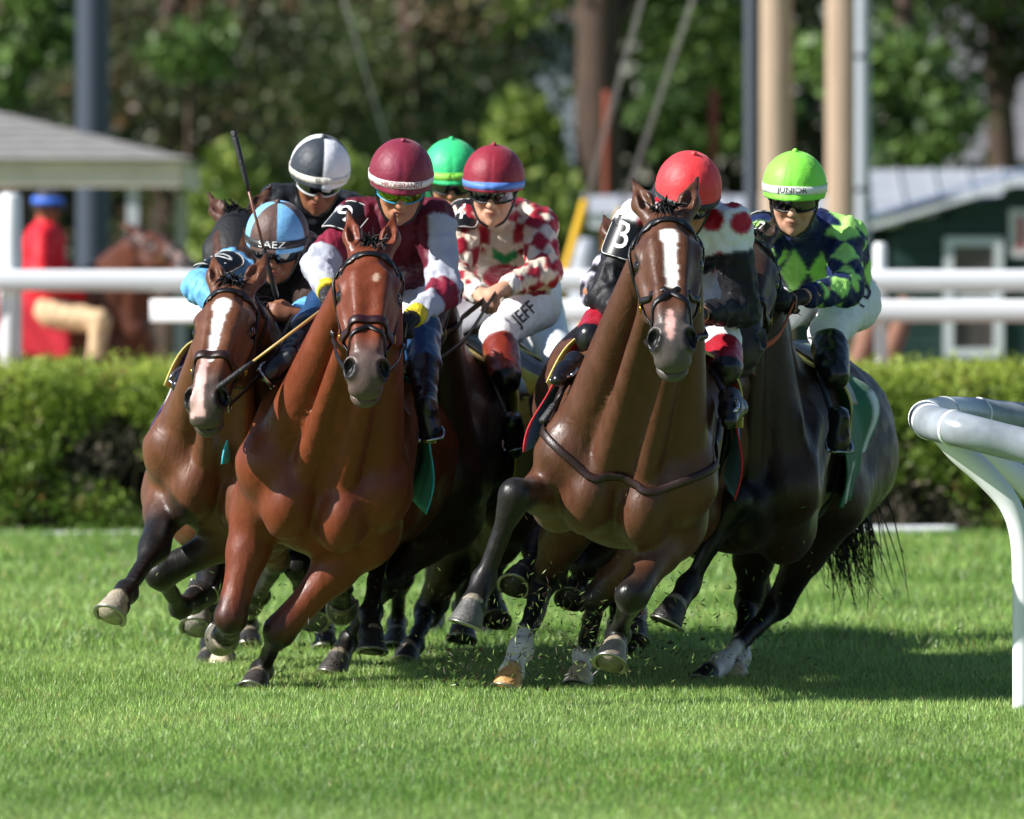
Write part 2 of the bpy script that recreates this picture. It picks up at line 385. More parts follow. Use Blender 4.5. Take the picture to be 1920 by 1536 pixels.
def tree(name, label, u, Y, base_r, cols, blobs, leaf=.12, n=5000, tw=None, lean=0.0, top=9.0, group='trees beyond the track', ncl=None, spread=.34):
    """blobs: crown masses (u, v, radius in metres, depth offset)"""
    b = P(u, HOR, Y); b[2] = 0; r = empty(name, b, label, 'tree', group); rng = np.random.default_rng(int(u * 7 + Y))
    mb = MB(); tp = b + np.array((lean, 0, top)); pts = [lerp(b, tp, t) + np.array((.12 * math.sin(t * 5 + u), 0, 0)) for t in np.linspace(0, 1, 9)]
    mb.tube(pts, np.linspace(base_r, base_r * .4, 9) * (1 + .3 * (np.arange(9) == 0)), 12); tr = mb.build('trunk', m_bark, r, True)
    cen = [P(bu, bv, Y + dy) for bu, bv, br, dy in blobs]
    for c, (bu, bv, br, dy) in zip(cen, blobs):
        if c[2] > .8:
            s = lerp(b, tp, min(max((c[2] - .8) / top, .1), .9)); MB().tube(smoothpath([s, lerp(s, c, .5) + np.array((0, 0, .2)), c], 5), np.linspace(base_r * .35, .03, 11), 7).build('limb', m_bark, r, True)
    vol = np.array([q[2] ** 2 for q in blobs]); vol = vol / vol.sum(); P_ = []; Tn = []
    for c, q, v in zip(cen, blobs, vol):
        m = 100; k = max(int((ncl or n / m) * v), 2); d = rng.normal(0, 1, (k, 3)); d /= np.linalg.norm(d, axis=1)[:, None]; rad = q[2] * rng.random(k) ** .45
        cc = c + d * rad[:, None] * np.array((1, 1, .8)); 
        P_.append(np.repeat(cc, m, 0) + rng.normal(0, spread, (k * m, 3)) * np.array((1, 1, .6))); Tn.append(np.repeat(rng.random(k), m))
    P_ = np.concatenate(P_); Tn = np.concatenate(Tn); P_[:, 2] = np.maximum(P_[:, 2], .1)
    a, c2 = np.array(lin(cols[0])), np.array(lin(cols[1])); col = lerp(a, c2, Tn[:, None])
    if len(cols) > 2: k = Tn > .86; col[k] = np.array(lin(cols[2]))
    col *= rng.uniform(.85, 1.15, len(col))[:, None]
    V, F, C = leaves(P_, leaf, col, .3, 1.5, rng); o = obj('crown', V, F, m_leaf, r, False, cols=C)
    return r
# far wood that reads as one dark mass
rng = np.random.default_rng(9); n = 40000; x = rng.uniform(-40, 40, n); z = rng.uniform(0, 9, n); y = 176 + rng.uniform(0, 5, n) + 3 * fbm(np.stack([x * .3, z * .3, 0 * x], 1))
t = fbm(np.stack([x * .5, z * .5, y * .1], 1), 3); col = lerp(np.array(lin('#171d12')), np.array(lin('#3a4526')), np.clip((t - .35) * 2.5, 0, 1)[:, None]) * rng.uniform(.7, 1.3, n)[:, None]
V, F, C = leaves(np.stack([x, y, z], 1), .42, col, .2, 1.4, rng); tag(obj('far_wood', V, F, m_leaf, None, False, cols=C), 'dark wood closing the view behind the track', 'wood', kind='stuff')
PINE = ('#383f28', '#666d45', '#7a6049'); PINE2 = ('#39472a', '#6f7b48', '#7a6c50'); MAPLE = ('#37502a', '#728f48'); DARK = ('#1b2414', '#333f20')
tree('pine_tree', 'olive green pine with browning needles behind the pavilion roof', 330, 118, .22, PINE, [(260, 120, 1.1, 0), (420, 60, 1.2, 1), (330, 230, .8, -1), (440, 300, .9, 0), (250, 20, 1.0, 2), (400, 400, .7, 0), (330, 440, .8, 1)], n=5200)
tree('pine_tree', 'pale green pine with drooping boughs left of the big trunk', 760, 122, .25, PINE2, [(700, 90, 1.2, 0), (830, 170, 1.1, 1), (640, 200, 1.1, -1), (760, 30, 1.2, 1), (720, 300, 1.0, 0), (860, 330, .9, 0), (900, 60, .9, 1)], n=6400)
tree('pine_tree', 'olive pine standing between the two whips and caps', 560, 126, .25, PINE, [(520, 150, 1.2, 0), (600, 60, 1.2, 0), (480, 40, 1.0, 1), (560, 280, 1.1, -1), (500, 400, .9, 0)], n=5200)
tree('spruce_tree', 'dark spruce behind the dark red cap', 950, 140, .25, DARK, [(930, 120, 1.5, 0), (1000, 30, 1.3, 0), (900, 260, 1.2, 0), (1010, 380, .8, 0), (960, 440, .8, 0)], n=4800)  # dark tone set by the leaf colours
tree('tall_tree', 'tall tree with thick brown trunk behind the guy wires', 1140, 112, .36, ('#3a4a22', '#6a7a34'), [(1130, -220, 1.8, 2), (1010, -120, 1.3, 1), (1270, -60, 1.2, 1), (1040, 10, .6, 1)], n=4200, top=10)
tree('maple_tree', 'bright green maple behind the tan pole with conduit', 1700, 108, .18, MAPLE, [(1680, 150, .75, 0), (1730, 240, .6, -.5), (1650, 60, .6, .3), (1690, 270, .4, -.5), (1540, 120, .5, .5)], n=4300, leaf=.13, spread=.16)
tree('maple_tree', 'green maple between the guy wires and the dark steel pole', 1330, 116, .18, MAPLE, [(1300, 90, .7, 0), (1360, 180, .75, 0), (1260, 190, .5, 0), (1400, 60, .6, 0), (1330, 270, .45, 0)], n=3900, leaf=.13, spread=.18)
tree('maple_tree', 'bright leafy tree in the top left corner', 20, 98, .2, MAPLE, [(40, 30, .55, 0), (-20, 110, .6, 0), (90, 100, .35, 0), (30, -60, .7, 0)], n=3600, leaf=.12, spread=.15)
tree('maple_tree', 'small bright green sapling glimpsed left of the upright whip', 372, 112, .06, MAPLE, [(372, 95, .42, 0)], n=900, leaf=.1, spread=.2, top=5)
tree('dark_tree', 'dark leaved tree in the top right corner', 1880, 120, .25, ('#28341a', '#4c6026'), [(1880, 30, .9, 0), (1820, -60, 1.2, 0), (1930, 120, .6, 0)], n=3200)  # darker leaf colours than the maples
tree('dark_tree', 'dark leaved tree behind the dark steel pole at left', 170, 135, .3, DARK, [(120, 200, 1.3, 0), (200, 60, 1.5, 0), (60, 330, 1.2, 0), (240, 400, 1.1, 0), (150, 480, 1.2, 0)], n=5200)
for i, (u, v, w, Yb, la) in enumerate(((1040, 470, .5, 100, 'yellow green bush left of the yellow guy wire guard'), (980, 330, .55, 112, 'small pale green shrub beside the dark red cap'), (640, 470, .6, 110, 'low grey green bush behind the maroon cap'), (430, 460, .6, 105, 'olive bush behind the brown ear at left'))):
    b = P(u, HOR, Yb); b[2] = 0; r = empty('bush', b, la, 'bush', 'bushes beyond the track'); zc = P(u, v, Yb)[2]
    MB().tube([b, b + np.array((0, 0, zc))], [.04, .02], 6).build('stem', m_bark, r, True)
    k = 1500; d = rng.normal(0, 1, (k, 3)); d /= np.linalg.norm(d, axis=1)[:, None]; p = b + np.array((0, 0, zc)) + d * (w * rng.random(k) ** .4)[:, None] * np.array((1, 1, zc / w if zc / w < 2 else 2)); p[:, 2] = np.maximum(p[:, 2], .05)
    col = lerp(np.array(lin('#4f6a2a')), np.array(lin('#93a34e')), rng.random(k)[:, None]); V, F, C = leaves(p, .13, col, .3, 1.5, rng); obj('crown', V, F, m_leaf, r, False, cols=C)
# ------------------------------------------------------------------ white rails of the main track
m_wp = mat('white_paint', lin('#eef0f2'), .4, noise=.04, nscale=3)
tr = empty('track_rail', (0, 62, 0), 'white double rail of the main track behind the hedge', 'rail'); Yr = 62.0
zt, zb = P(0, 526, Yr)[2], P(0, 583, Yr)[2]
def railbar(z, hgt, xa, xb, nm):
    pts = [(x, Yr, z) for x in np.linspace(xa, xb, 6)]; MB().tube(pts, hgt / 2, 16, True, 0, .45, [np.array((0, 1., 0))] * 6).build(nm, m_wp, tr, True)
railbar(zt, .142, -14, 14, 'top_rail'); railbar(zb, .150, P(282, 583, Yr)[0], 14, 'lower_rail')
for u, vt, w in ((18, 362, .15), (1652, 455, .09)):
    x = P(u, 500, Yr)[0]; z1 = P(u, vt, Yr)[2]; MB().tube([(x, Yr + .12, 0), (x, Yr + .12, z1 - .03), (x, Yr + .12, z1)], [w / 2, w / 2, w / 2.6], 12).build('post', m_wp, tr, True)
for u in (-1600, -700, 600, 1130, 2600, 3500): x = P(u, 500, Yr)[0]; MB().tube([(x, Yr + .12, 0), (x, Yr + .12, zt)], .045, 12).build('post', m_wp, tr, True)
# ------------------------------------------------------------------ pavilion at the left
m_fas = mat('beige_paint', lin('#e6dac6'), .7, noise=.15, nscale=2); m_shing = mat('grey_shingle', lin('#8f8d8a'), .85, noise=.2, nscale=5, bump=.6, bscale=30, stretch=(1, 1, 6))
Yp = 85.0; pv = empty('pavilion', (-5, 87, 0), 'open pavilion with grey shingle roof and beige fascia at left', 'pavilion')
xr = P(338, 0, Yp)[0]; xl = xr - 4.6; ze0, ze1 = P(0, 350, Yp)[2], P(0, 303, Yp)[2]
for (a, b) in (((xl, Yp, 0), (xr, Yp, 0)), ((xr, Yp + .09, 0), (xr, Yp + 4.6, 0))):
    a = np.array(a); b = np.array(b); a[2] = b[2] = (ze0 + ze1) / 2; MB().bar(a, b, .05, ze1 - ze0).build('fascia', m_fas, pv)
apx = ((xl + xr) / 2, Yp + 2.3, ze1 + .62); o1 = [(xl - .12, Yp - .12, ze1 + .01), (xr + .12, Yp - .12, ze1 + .01), (xr + .12, Yp + 4.72, ze1 + .01), (xl - .12, Yp + 4.72, ze1 + .01)]
for i in range(4):                                                       # roof slopes as courses of shingles
    a, b = np.array(o1[i]), np.array(o1[(i + 1) % 4]); ap = np.array(apx); nC = 9; mb = MB()
    for j in range(nC):
        t0, t1 = j / nC, (j + 1) / nC + .01; q = [lerp(a, ap, t0), lerp(b, ap, t0), lerp(b, ap, t1), lerp(a, ap, t1)]; q[0] = q[0] + (0, 0, .018); q[1] = q[1] + (0, 0, .018)
        mb.add([*q, *[w - np.array((0, 0, .012)) for w in q]], [(0, 1, 2, 3), (0, 4, 5, 1)])
    mb.build('roof_slope', m_shing, pv)
for x, y in ((xl + .1, Yp + .1), (P(248, 0, Yp)[0], Yp + .1), (xr - .15, Yp + 4.4), (xl + .1, Yp + 4.4)): MB().box((x, y, ze0 / 2), (.11, .11, ze0)).build('post', mat('pale_post', lin('#b9bcc2'), .6), pv)
# ------------------------------------------------------------------ green shed at the right
m_green = mat('dark_green_boards', lin('#1d3a36'), .7, noise=.12, nscale=4); m_roof = mat('pale_metal_roof', lin('#a9adb3'), .5, noise=.12, nscale=3, metal=.0); m_trim = mat('white_trim', lin('#d7dbe0'), .55)
sh = empty('green_shed', (4.5, 95, 0), 'dark green shed with pale metal roof and white framed window', 'shed'); Ys = 95.0
xe0, xe1 = P(1105, 0, Ys)[0], P(2300, 0, Ys)[0]; ze = P(0, 415, Ys)[2]
nb = int((ze - .1) / .16)
for j in range(nb):                                                      # lapped wall boards, one by one
    MB().box(((xe0 + xe1) / 2 + .2, Ys + .60 - .008 * (j % 2), .08 + j * .16), (xe1 - xe0 - .6, .04, .152)).build('board', m_green, sh)
MB().box(((xe0 + xe1) / 2 + .2, Ys + 1.7, ze / 2), (xe1 - xe0 - .62, 2.1, ze - .02)).build('wall', mat('shed_core', lin('#16302c'), .9), sh)
MB().box(((xe0 + xe1) / 2, Ys, ze), (xe1 - xe0, .05, .13)).build('fascia', m_trim, sh)
zr = P(0, 318, Ys + 2.2)[2]
for k in range(18):                                                      # roof panels with standing seams
    a, b = lerp(xe0 - .05, xe1, k / 18), lerp(xe0 - .05, xe1, (k + 1) / 18) - .012; zr_ = zr if a > P(1600, 0, Ys)[0] else ze + .075 + (zr - ze) * .35; yr_ = Ys + 2.2 if a > P(1600, 0, Ys)[0] else Ys + .8; V = [(a, Ys - .06, ze + .075), (b, Ys - .06, ze + .075), (b, yr_, zr_), (a, yr_, zr_)]; mb = MB().add(V, [(0, 1, 2, 3)])
    mb.bar((a, Ys - .06, ze + .09), (a, yr_, zr_ + .015), .02, .03); mb.build('roof_panel', m_roof, sh)
gx0, gx1 = P(1632, 0, 92.5)[0], P(2260, 0, 92.5)[0]; Yg = 92.5; gz0 = P(0, 425, Yg)[2]; gxm = (gx0 + gx1) / 2; gz1 = gz0 + (gxm - gx0) * .30
for j in range(22):
    z = .08 + j * .16
    if z < gz0: a, b = gx0 + .22, gx1 - .22
    else: k = (z - gz0 + .06) / (gz1 - gz0); a, b = lerp(gx0 + .1, gxm, k), lerp(gx1 - .1, gxm, k)
    if b - a > .2: MB().box(((a + b) / 2, Yg - .008 * (j % 2), z), (b - a, .04, .152)).build('board', m_green, sh)
MB().add([(gx0 + .24, Yg + .03, 0), (gx1 - .24, Yg + .03, 0), (gx1 - .24, Yg + .03, gz0), (gxm, Yg + .03, gz1 - .08), (gx0 + .24, Yg + .03, gz0)], [(0, 1, 2, 3, 4)]).build('wall', mat('shed_core', lin('#16302c'), .9), sh)
m_roof_shade = mat('shaded_metal_roof', lin('#7f93b5'), .45, noise=.08, nscale=3)  # gable slopes: shade and sky blue put into the metal's colour
for a, b, dz in (((gx0, 0, gz0), (gxm, 0, gz1), 0), ((gx1, 0, gz0), (gxm, 0, gz1), 0)):
    a = np.array(a); b = np.array(b)
    MB().bar((a[0], Yg - .16, a[2]), (b[0], Yg - .16, b[2]), .05, .15, (0, 1, 0)).build('rake_board', m_trim, sh)
    for k in range(5):
        y0, y1 = Yg - .2 + k * .7, Yg - .2 + (k + 1) * .7 - .01; MB().add([(a[0], y0, a[2] + .085), (b[0], y0, b[2] + .085), (b[0], y1, b[2] + .085), (a[0], y1, a[2] + .085), (a[0], y0, a[2] + .115), (b[0], y0, b[2] + .115), (b[0], y1, b[2] + .115), (a[0], y1, a[2] + .115)], [(3, 2, 1, 0), (4, 5, 6, 7), (0, 1, 5, 4), (0, 4, 7, 3)]).build('roof_panel', m_roof_shade, sh)
wx0, wz1 = P(1770, 445, Yg)[0], P(1770, 445, Yg)[2]; wx1, wz0 = P(1880, 670, Yg)[0], P(1880, 670, Yg)[2]
wn_ = MB(); f = .085
for (c, s) in ((((wx0 + wx1) / 2, Yg - .05, wz1 - f / 2), (wx1 - wx0, .06, f)), (((wx0 + wx1) / 2, Yg - .05, wz0 + f / 2), (wx1 - wx0, .06, f)), ((wx0 + f / 2, Yg - .052, (wz0 + wz1) / 2), (f, .06, wz1 - wz0 - 2 * f)), ((wx1 - f / 2, Yg - .052, (wz0 + wz1) / 2), (f, .06, wz1 - wz0 - 2 * f)), (((wx0 + wx1) / 2, Yg - .045, (wz0 + wz1) / 2), (wx1 - wx0 - 2 * f, .04, .05))): wn_.box(c, s)
wo_ = wn_.build('window', m_trim, sh); MB().box(((wx0 + wx1) / 2, Yg - .025, (wz0 + wz1) / 2), (wx1 - wx0 - .1, .012, wz1 - wz0 - .1)).build('pane', mat('window_glass', lin('#4a4644'), .12, spec=.6), wo_)
sg = empty('wall_sign', P(1925, 480, Yg), 'white sign with red lettering on the green shed wall', 'sign'); sx = P(1892, 0, Yg)[0]
sc_ = np.array((sx + .21, Yg - .04, P(0, 437, Yg)[2])); MB().box(sc_, (.42, .02, .47)).build('panel', mat('sign_white', lin('#d6d3d6'), .5), sg)
for dx in (-.10, .06): MB().box(sc_ + np.array((dx, -.014, 0)), (.07, .006, .34)).build('lettering', mat('sign_red', lin('#b04a50'), .5), sg)
# a grey barn and a grey house far behind
bn = empty('grey_barn', (9, 150, 0), 'large grey roofed barn behind the trees at right', 'barn'); m_gr = mat('grey_roofing', lin('#77767a'), .85, noise=.15, nscale=2, bump=.4, bscale=12)
Yb_ = 148.0; bx0, bx1 = P(1755, 0, Yb_)[0], P(2500, 0, Yb_)[0]; bz = P(0, 305, Yb_)[2]
MB().box(((bx0 + bx1) / 2, Yb_ + 4.2, bz / 2), (bx1 - bx0 - .5, 7.6, bz)).build('wall', mat('grey_siding', lin('#6d6d70'), .8, noise=.1), bn)
for k in range(10):
    t0, t1 = k / 10, (k + 1) / 10 + .01; q = [(bx0, Yb_ + 4 * t0, bz + 4.6 * t0 + .03), (bx1, Yb_ + 4 * t0, bz + 4.6 * t0 + .03), (bx1, Yb_ + 4 * t1, bz + 4.6 * t1), (bx0 + .0, Yb_ + 4 * t1, bz + 4.6 * t1)]; MB().add(q, [(0, 1, 2, 3)]).build('roof_course', m_gr, bn)
MB().add([(bx0 + .25, Yb_ + .3, bz), (bx0 + .25, Yb_ + 8, bz), (bx0 + .25, Yb_ + 4, bz + 4.4)], [(0, 1, 2)]).build('gable', mat('grey_siding', lin('#6d6d70')), bn)
hu = empty('grey_house', (.6, 160, 0), 'blue grey house glimpsed between the trees', 'house'); hx0, hx1 = P(930, 0, 160)[0], P(1090, 0, 160)[0]
for j in range(26): MB().box(((hx0 + hx1) / 2, 160 - .01 * (j % 2), .12 + j * .24), (hx1 - hx0, .06, .23)).build('board', mat('bluegrey_siding', lin('#98a0ac'), .7), hu)
MB().box(((hx0 + hx1) / 2, 162, 3.1), (hx1 - hx0 - .05, 3.6, 6.2)).build('wall', mat('bluegrey_siding', lin('#98a0ac')), hu)
MB().add([(hx0 - .3, 159.6, 6.2), (hx1 + .3, 159.6, 6.2), (hx1 + .3, 162, 7.8), (hx0 - .3, 162, 7.8)], [(0, 1, 2, 3)]).build('roof', m_gr, hu)
# ------------------------------------------------------------------ poles and wires
m_pole = mat('tan_pole_wood', lin('#b39c86'), .85, noise=.14, nscale=6, bump=.6, bscale=30, stretch=(6, 6, .3)); m_dsteel = mat('dark_steel', lin('#4b505c'), .5, noise=.1); m_galv = mat('galvanised', lin('#a6adb6'), .45, noise=.08)
def pole(name, label, u0, u1, Y, m, top=11, taper=.95, cat='pole', group='poles beyond the track', bands=0):
    xa, xb = P(u0, 0, Y)[0], P(u1, 0, Y)[0]; x = (xa + xb) / 2; w = (xb - xa) / 2; r = empty(name, (x, Y, 0), label, cat, group)
    MB().tube([(x, Y, z) for z in np.linspace(0, top, 8)], np.linspace(w * 1.02, w * taper, 8), 20).build('shaft', m, r, True)
    MB().tube([(x, Y, 0), (x, Y, .12), (x, Y, .16)], [w * 1.35, w * 1.3, w * 1.02], 20).build('base', m, r, True)
    for k in range(bands): z = 1.2 + k * 1.25; MB().tube([(x, Y, z), (x, Y, z + .04)], w * 1.18, 16).build('bracket', m_dsteel, r, True)
pole('steel_pole', 'dark steel pole beside the left tan utility pole', 1396, 1424, 88.6, m_dsteel)
pole('utility_pole', 'tan wooden utility pole right of the dark steel pole', 1426, 1486, 88, m_pole)
pole('utility_pole', 'thicker tan wooden utility pole behind the lime cap', 1548, 1612, 88, m_pole)
pole('conduit_pipe', 'pale grey conduit running up the right side of a tan pole', 1604, 1632, 87.7, m_galv, cat='pipe', bands=5)
pole('steel_pole', 'broad dark blue steel pole rising behind the pavilion', 143, 206, 96, mat('blue_steel', lin('#3c4454'), .5))
pole('rusty_post', 'thin rusty red post left of the second guy wire', 1130, 1146, 98, mat('rust', lin('#7a3a26'), .85, noise=.25), top=P(0, 170, 98)[2], group='rusty posts')
pole('rusty_post', 'thin rusty red post above the red cap', 1330, 1347, 98, mat('rust', lin('#7a3a26')), top=P(0, 165, 98)[2], group='rusty posts')
m_yel = mat('yellow_guard', lin('#e0b22c'), .5); m_wire = mat('wire', lin('#b9bcbc'), .5, metal=.3)
for la, a, k1, b, Yw in (('guy wire with yellow guard running down left of the red cap', (1207, -30), (1098, 375), (1008, 690), 74), ('guy wire with yellow guard behind the first one', (1330, -30), (1165, 395), (1070, 690), 77)):
    A_, K_, B_ = (P(*q, Yw) for q in (a, k1, b)); r = empty('guy_wire', (B_[0], Yw, 0), la, 'guy wire', 'guy wires')
    d = nz(B_ - K_); B2 = K_ + d * (K_[2] / -d[2])
    for o_ in (-.012, .012): MB().tube([A_ + np.array((o_, 0, 0)) - d * 6, K_ + np.array((o_, 0, 0))], .006, 6).build('wire', m_wire, r, True)
    MB().tube([K_, B2], .036, 12).build('guard', m_yel, r, True)
A_, B_ = P(636, -30, 90), P(690, 150, 90); r = empty('guy_wire', (B_[0], 90, 0), 'thin pale wire slanting above the maroon cap', 'guy wire', 'guy wires'); MB().tube([A_ - nz(B_ - A_) * 4, B_ + nz(B_ - A_) * 2.5], .008, 6).build('wire', m_wire, r, True)
for u0, v0, u1, v1, la in ((1650, 545, 1606, 700, 'leaning brown timber prop just right of the lime rider'), (1705, 560, 1655, 700, 'leaning brown timber prop beside the white rail post'), (1010, 570, 960, 680, 'leaning brown timber prop behind the near black horse')):
    a, b = P(u0, v0, 69), P(u1, v1, 69); d = nz(b - a); g0 = a + d * (a[2] / -d[2]); r = empty('timber_prop', g0, la, 'prop', 'timber props'); MB().tube([a, lerp(a, g0, .5), g0], [.075, .08, .085], 12).build('timber', mat('brown_timber', lin('#8d6450'), .8, noise=.2, nscale=8), r, True)
r = empty('barrel', (P(1095, 0, 80)[0], 80, 0), 'white barrel standing beyond the rail behind the yellow guards', 'barrel'); x = P(1095, 0, 80)[0]; zt_ = P(0, 446, 80)[2]
MB().tube([(x, 80, z) for z in np.linspace(0, zt_, 12)], [.10, .12, .13, .12, .125, .13, .12, .125,   .13, .12, .115, .10], 18).build('drum', mat('drum_grey', lin('#aeb5bd'), .5), r, True)
# ------------------------------------------------------------------ turf rail in the right foreground
fr = empty('turf_rail', (P(1930, 0, 33.4)[0], 33.4, 0), 'white tubular turf rail with looped end on curved legs', 'rail'); m_al = mat('white_rail_paint', lin('#98a0a8'), .27, noise=.2, nscale=14, spec=.7); 
Yn, Yf = 32.4, 34.6
path = smoothpath([P(2300, 905, Yn - .3), P(2080, 872, Yn - .1), P(1920, 836, Yn), P(1800, 806, Yn + .05), P(1745, 792, Yn + .3), P(1738, 783, Yn + .9), P(1765, 776, Yf - .5), P(1820, 776, Yf), P(1920, 786, Yf + .2), P(2100, 800, Yf + .4)], 12)
MB().tube(path, .061, 22).build('top_tube', m_al, fr, True)
for t in (38, 49, 58, 73, 86): 
    p0, p1 = path[t], path[t + 1]; d = nz(p1 - p0); MB().tube([p0 - d * .006, p0 + d * .006], .0645, 22).build('joint_ring', m_wp, fr, True)
for du, dv, Yl in ((0, 0, Yn + .22), (66, 8, Yn + .75)):
    pts = [P(u + du, v + dv, Yl) for u, v in ((1762, 800), (1800, 846), (1850, 893), (1893, 946), (1913, 1010), (1917, 1100))]; g_ = pts[-1].copy(); g_[2] = 0
    pts = smoothpath(pts + [lerp(pts[-1], g_, .5), g_], 8); MB().tube(pts, np.interp(np.linspace(0, 1, len(pts)), [0, .25, .5, 1], [.050, .044, .037, .035]), 18).build('leg', m_wp, fr, True)
# ------------------------------------------------------------------ turf thrown up by the hooves
rng = np.random.default_rng(21); pts = []; 
for (u, v, Y, n, s) in ((1060, 1200, 33.6, 130, .16), (1150, 1230, 34.2, 120, .2), (1250, 1180, 34.5, 110, .2), (1300, 1260, 34.6, 90, .22), (870, 1250, 33.2, 60, .07), (600, 1200, 35.2, 110, .18), (470, 1180, 34.6, 50, .12), (1000, 1180, 33.8, 70, .15), (1420, 1150, 34.6, 60, .3), (720, 1180, 35.5, 50, .2)):
    c = P(u, v, Y); n = n * 3; q = c + rng.normal(0, s, (n, 3)) * np.array((1.2, 1, .8)); pts.append(q[q[:, 2] > .02])
pts = np.concatenate(pts); col = np.where((rng.random(len(pts)) < .5)[:, None], np.array(lin('#7d9650')), np.array(lin('#3a2c1e'))) * rng.uniform(.6, 1.4, len(pts))[:, None]
V, F, C = leaves(pts, .0050, col, 0, 5.5, rng)
k = 60; q = np.concatenate([P(u, v, Y) + rng.normal(0, .09, (k // 4, 3)) for u, v, Y in ((880, 1225, 33.2), (1060, 1210, 33.7), (1230, 1190, 34.4), (620, 1195, 35.2))]); q = q[q[:, 2] > .02]; V2, F2, C2 = leaves(np.repeat(q, 5, 0) + rng.normal(0, .004, (len(q) * 5, 3)), .011, np.tile(np.array(lin('#33261a')), (len(q) * 5, 1)), 0, 1.3, rng); F2 = F2 + len(V); V, F, C = np.concatenate([V, V2]), np.concatenate([F, F2]), np.concatenate([C, C2]); tag(obj('flying_turf', V, F, m_grass, None, False, cols=C), 'bits of grass and soil thrown up by hooves', 'turf', kind='stuff')
# ------------------------------------------------------------------ horses
BLACK = np.array(lin('#17130f')); WHITE = np.array(lin('#e6dfd6')); PINK = np.array(lin('#d9a9a0'))
m_coat = mat('horse_coat', attr=True, rough=.43, noise=.16, nscale=24, spec=.40, bump=.20, bscale=48, rvar=.10, sheen=.03, vein=.10, stretch=(1, 1, .55), bdist=.012)
m_hoof = mat('hoof_horn', attr=True, rough=.5, noise=.3, nscale=40, bump=.4, bscale=90)
m_shoe = mat('horseshoe_metal', lin('#a9a59c'), rough=.35, metal=.9)
m_eye = mat('horse_eye', lin('#120a06'), rough=.05, spec=.8)
m_hair = mat('horse_hair', lin('#0d0b0a'), rough=.45, noise=.3, nscale=60)
m_leather = mat('brown_leather', lin('#2a1712'), rough=.38, noise=.2, nscale=60, bump=.15, bscale=200)
m_leather2 = mat('black_leather', lin('#151314'), rough=.36, noise=.2, nscale=60, bump=.15, bscale=200)
m_brass = mat('brass_buckle', lin('#c99a3c'), rough=.25, metal=1)
m_steel = mat('steel', lin('#b9bcc0'), rough=.2, metal=1)
m_rubber = mat('rubber_rein', lin('#b4532a'), rough=.75, bump=.4, bscale=300)
m_cloth = mat('saddle_cloth', attr=True, rough=.75, noise=.08, nscale=30, bump=.35, bscale=26, sheen=.1)
m_pad = mat('foam_pad', lin('#d9cc7c'), rough=.85, noise=.12, nscale=25, bump=.25, bscale=80)

class Horse: pass
def ring(T, path_uv, sculpt, off):
    return sculpt.snap(np.array([T(*q) for q in path_uv]), off)
def strap(pts, sculpt, width, thick, off=None, n=6):
    pts = smoothpath(pts, n)
    if off is not None: pts = sculpt.snap(pts, off)
    nrm = sculpt.grad(pts); T = np.gradient(pts, axis=0); fn = np.cross(T, nrm)
    return MB().tube(pts, thick, 8, True, 0, width / thick, fn)
def hoof(parent, Fk, Co, Lat, col, sc=1.0, sole=58):
    p = nz(Co - Fk); lat = nz(Lat - p * (Lat @ p)); dor = np.cross(p, lat); a = math.radians(sole)
    nrm = p * math.sin(a) - dor * math.cos(a); fw = nz(p - nrm * (p @ nrm))
    rings = []; N = 20
    top = Co - p * .012
    for j, (h, r, fo, fl) in enumerate([(-.004, .040, -.002, 1), (.006, .047, 0, 1), (.012, .046, .003, 1), (.035, .052, .012, 1), (.062, .059, .024, 1), (.070, .060, .026, 1.0)]):
        cc = top + nrm * h * sc + fw * fo * sc
        for k in range(N):
            t = 2 * math.pi * k / N; x = math.cos(t); y = math.sin(t)
            tilt = (x * .030 * (1 - h / .07)) if j < 5 else 0   # coronet higher in front
            rr = r * sc * (1.0 + .10 * max(x, 0)) * (1 - .10 * max(-x, 0) ** 4)
            rings.append(cc + fw * x * rr + lat * y * rr * .93 - nrm * tilt * sc)
    F = []
    for j in range(5):
        for k in range(N): F.append((j * N + k, j * N + (k + 1) % N, (j + 1) * N + (k + 1) % N, (j + 1) * N + k))
    F.append(tuple(5 * N + k for k in range(N))); F.append(tuple(range(N))[::-1])
    V = np.array(rings); c = np.array(col)[None] * (1 + .35 * (fbm(V * 30) - .5))[:, None]
    c[:2 * N] = lerp(c[:2 * N], np.array(lin('#b8a98c')), .55)
    h = obj('hoof', V, F, m_hoof, parent, True, cols=c)
    # shoe: flat open ring under the wall
    MBs = MB(); cc = top + nrm * .073 * sc + fw * .026 * sc; pts = []
    for t in np.linspace(-2.3, 2.3, 22): pts.append(cc + fw * math.cos(t) * .058 * sc * (1.08 if abs(t) < 1.5 else 1) + lat * math.sin(t) * .054 * sc)
    MBs.tube(pts, .0045, 6, True, 0, 1.9, [np.cross(nrm, g) for g in np.gradient(np.array(pts), axis=0)])
    MBs.build('horseshoe', m_shoe, h, True)
    return h
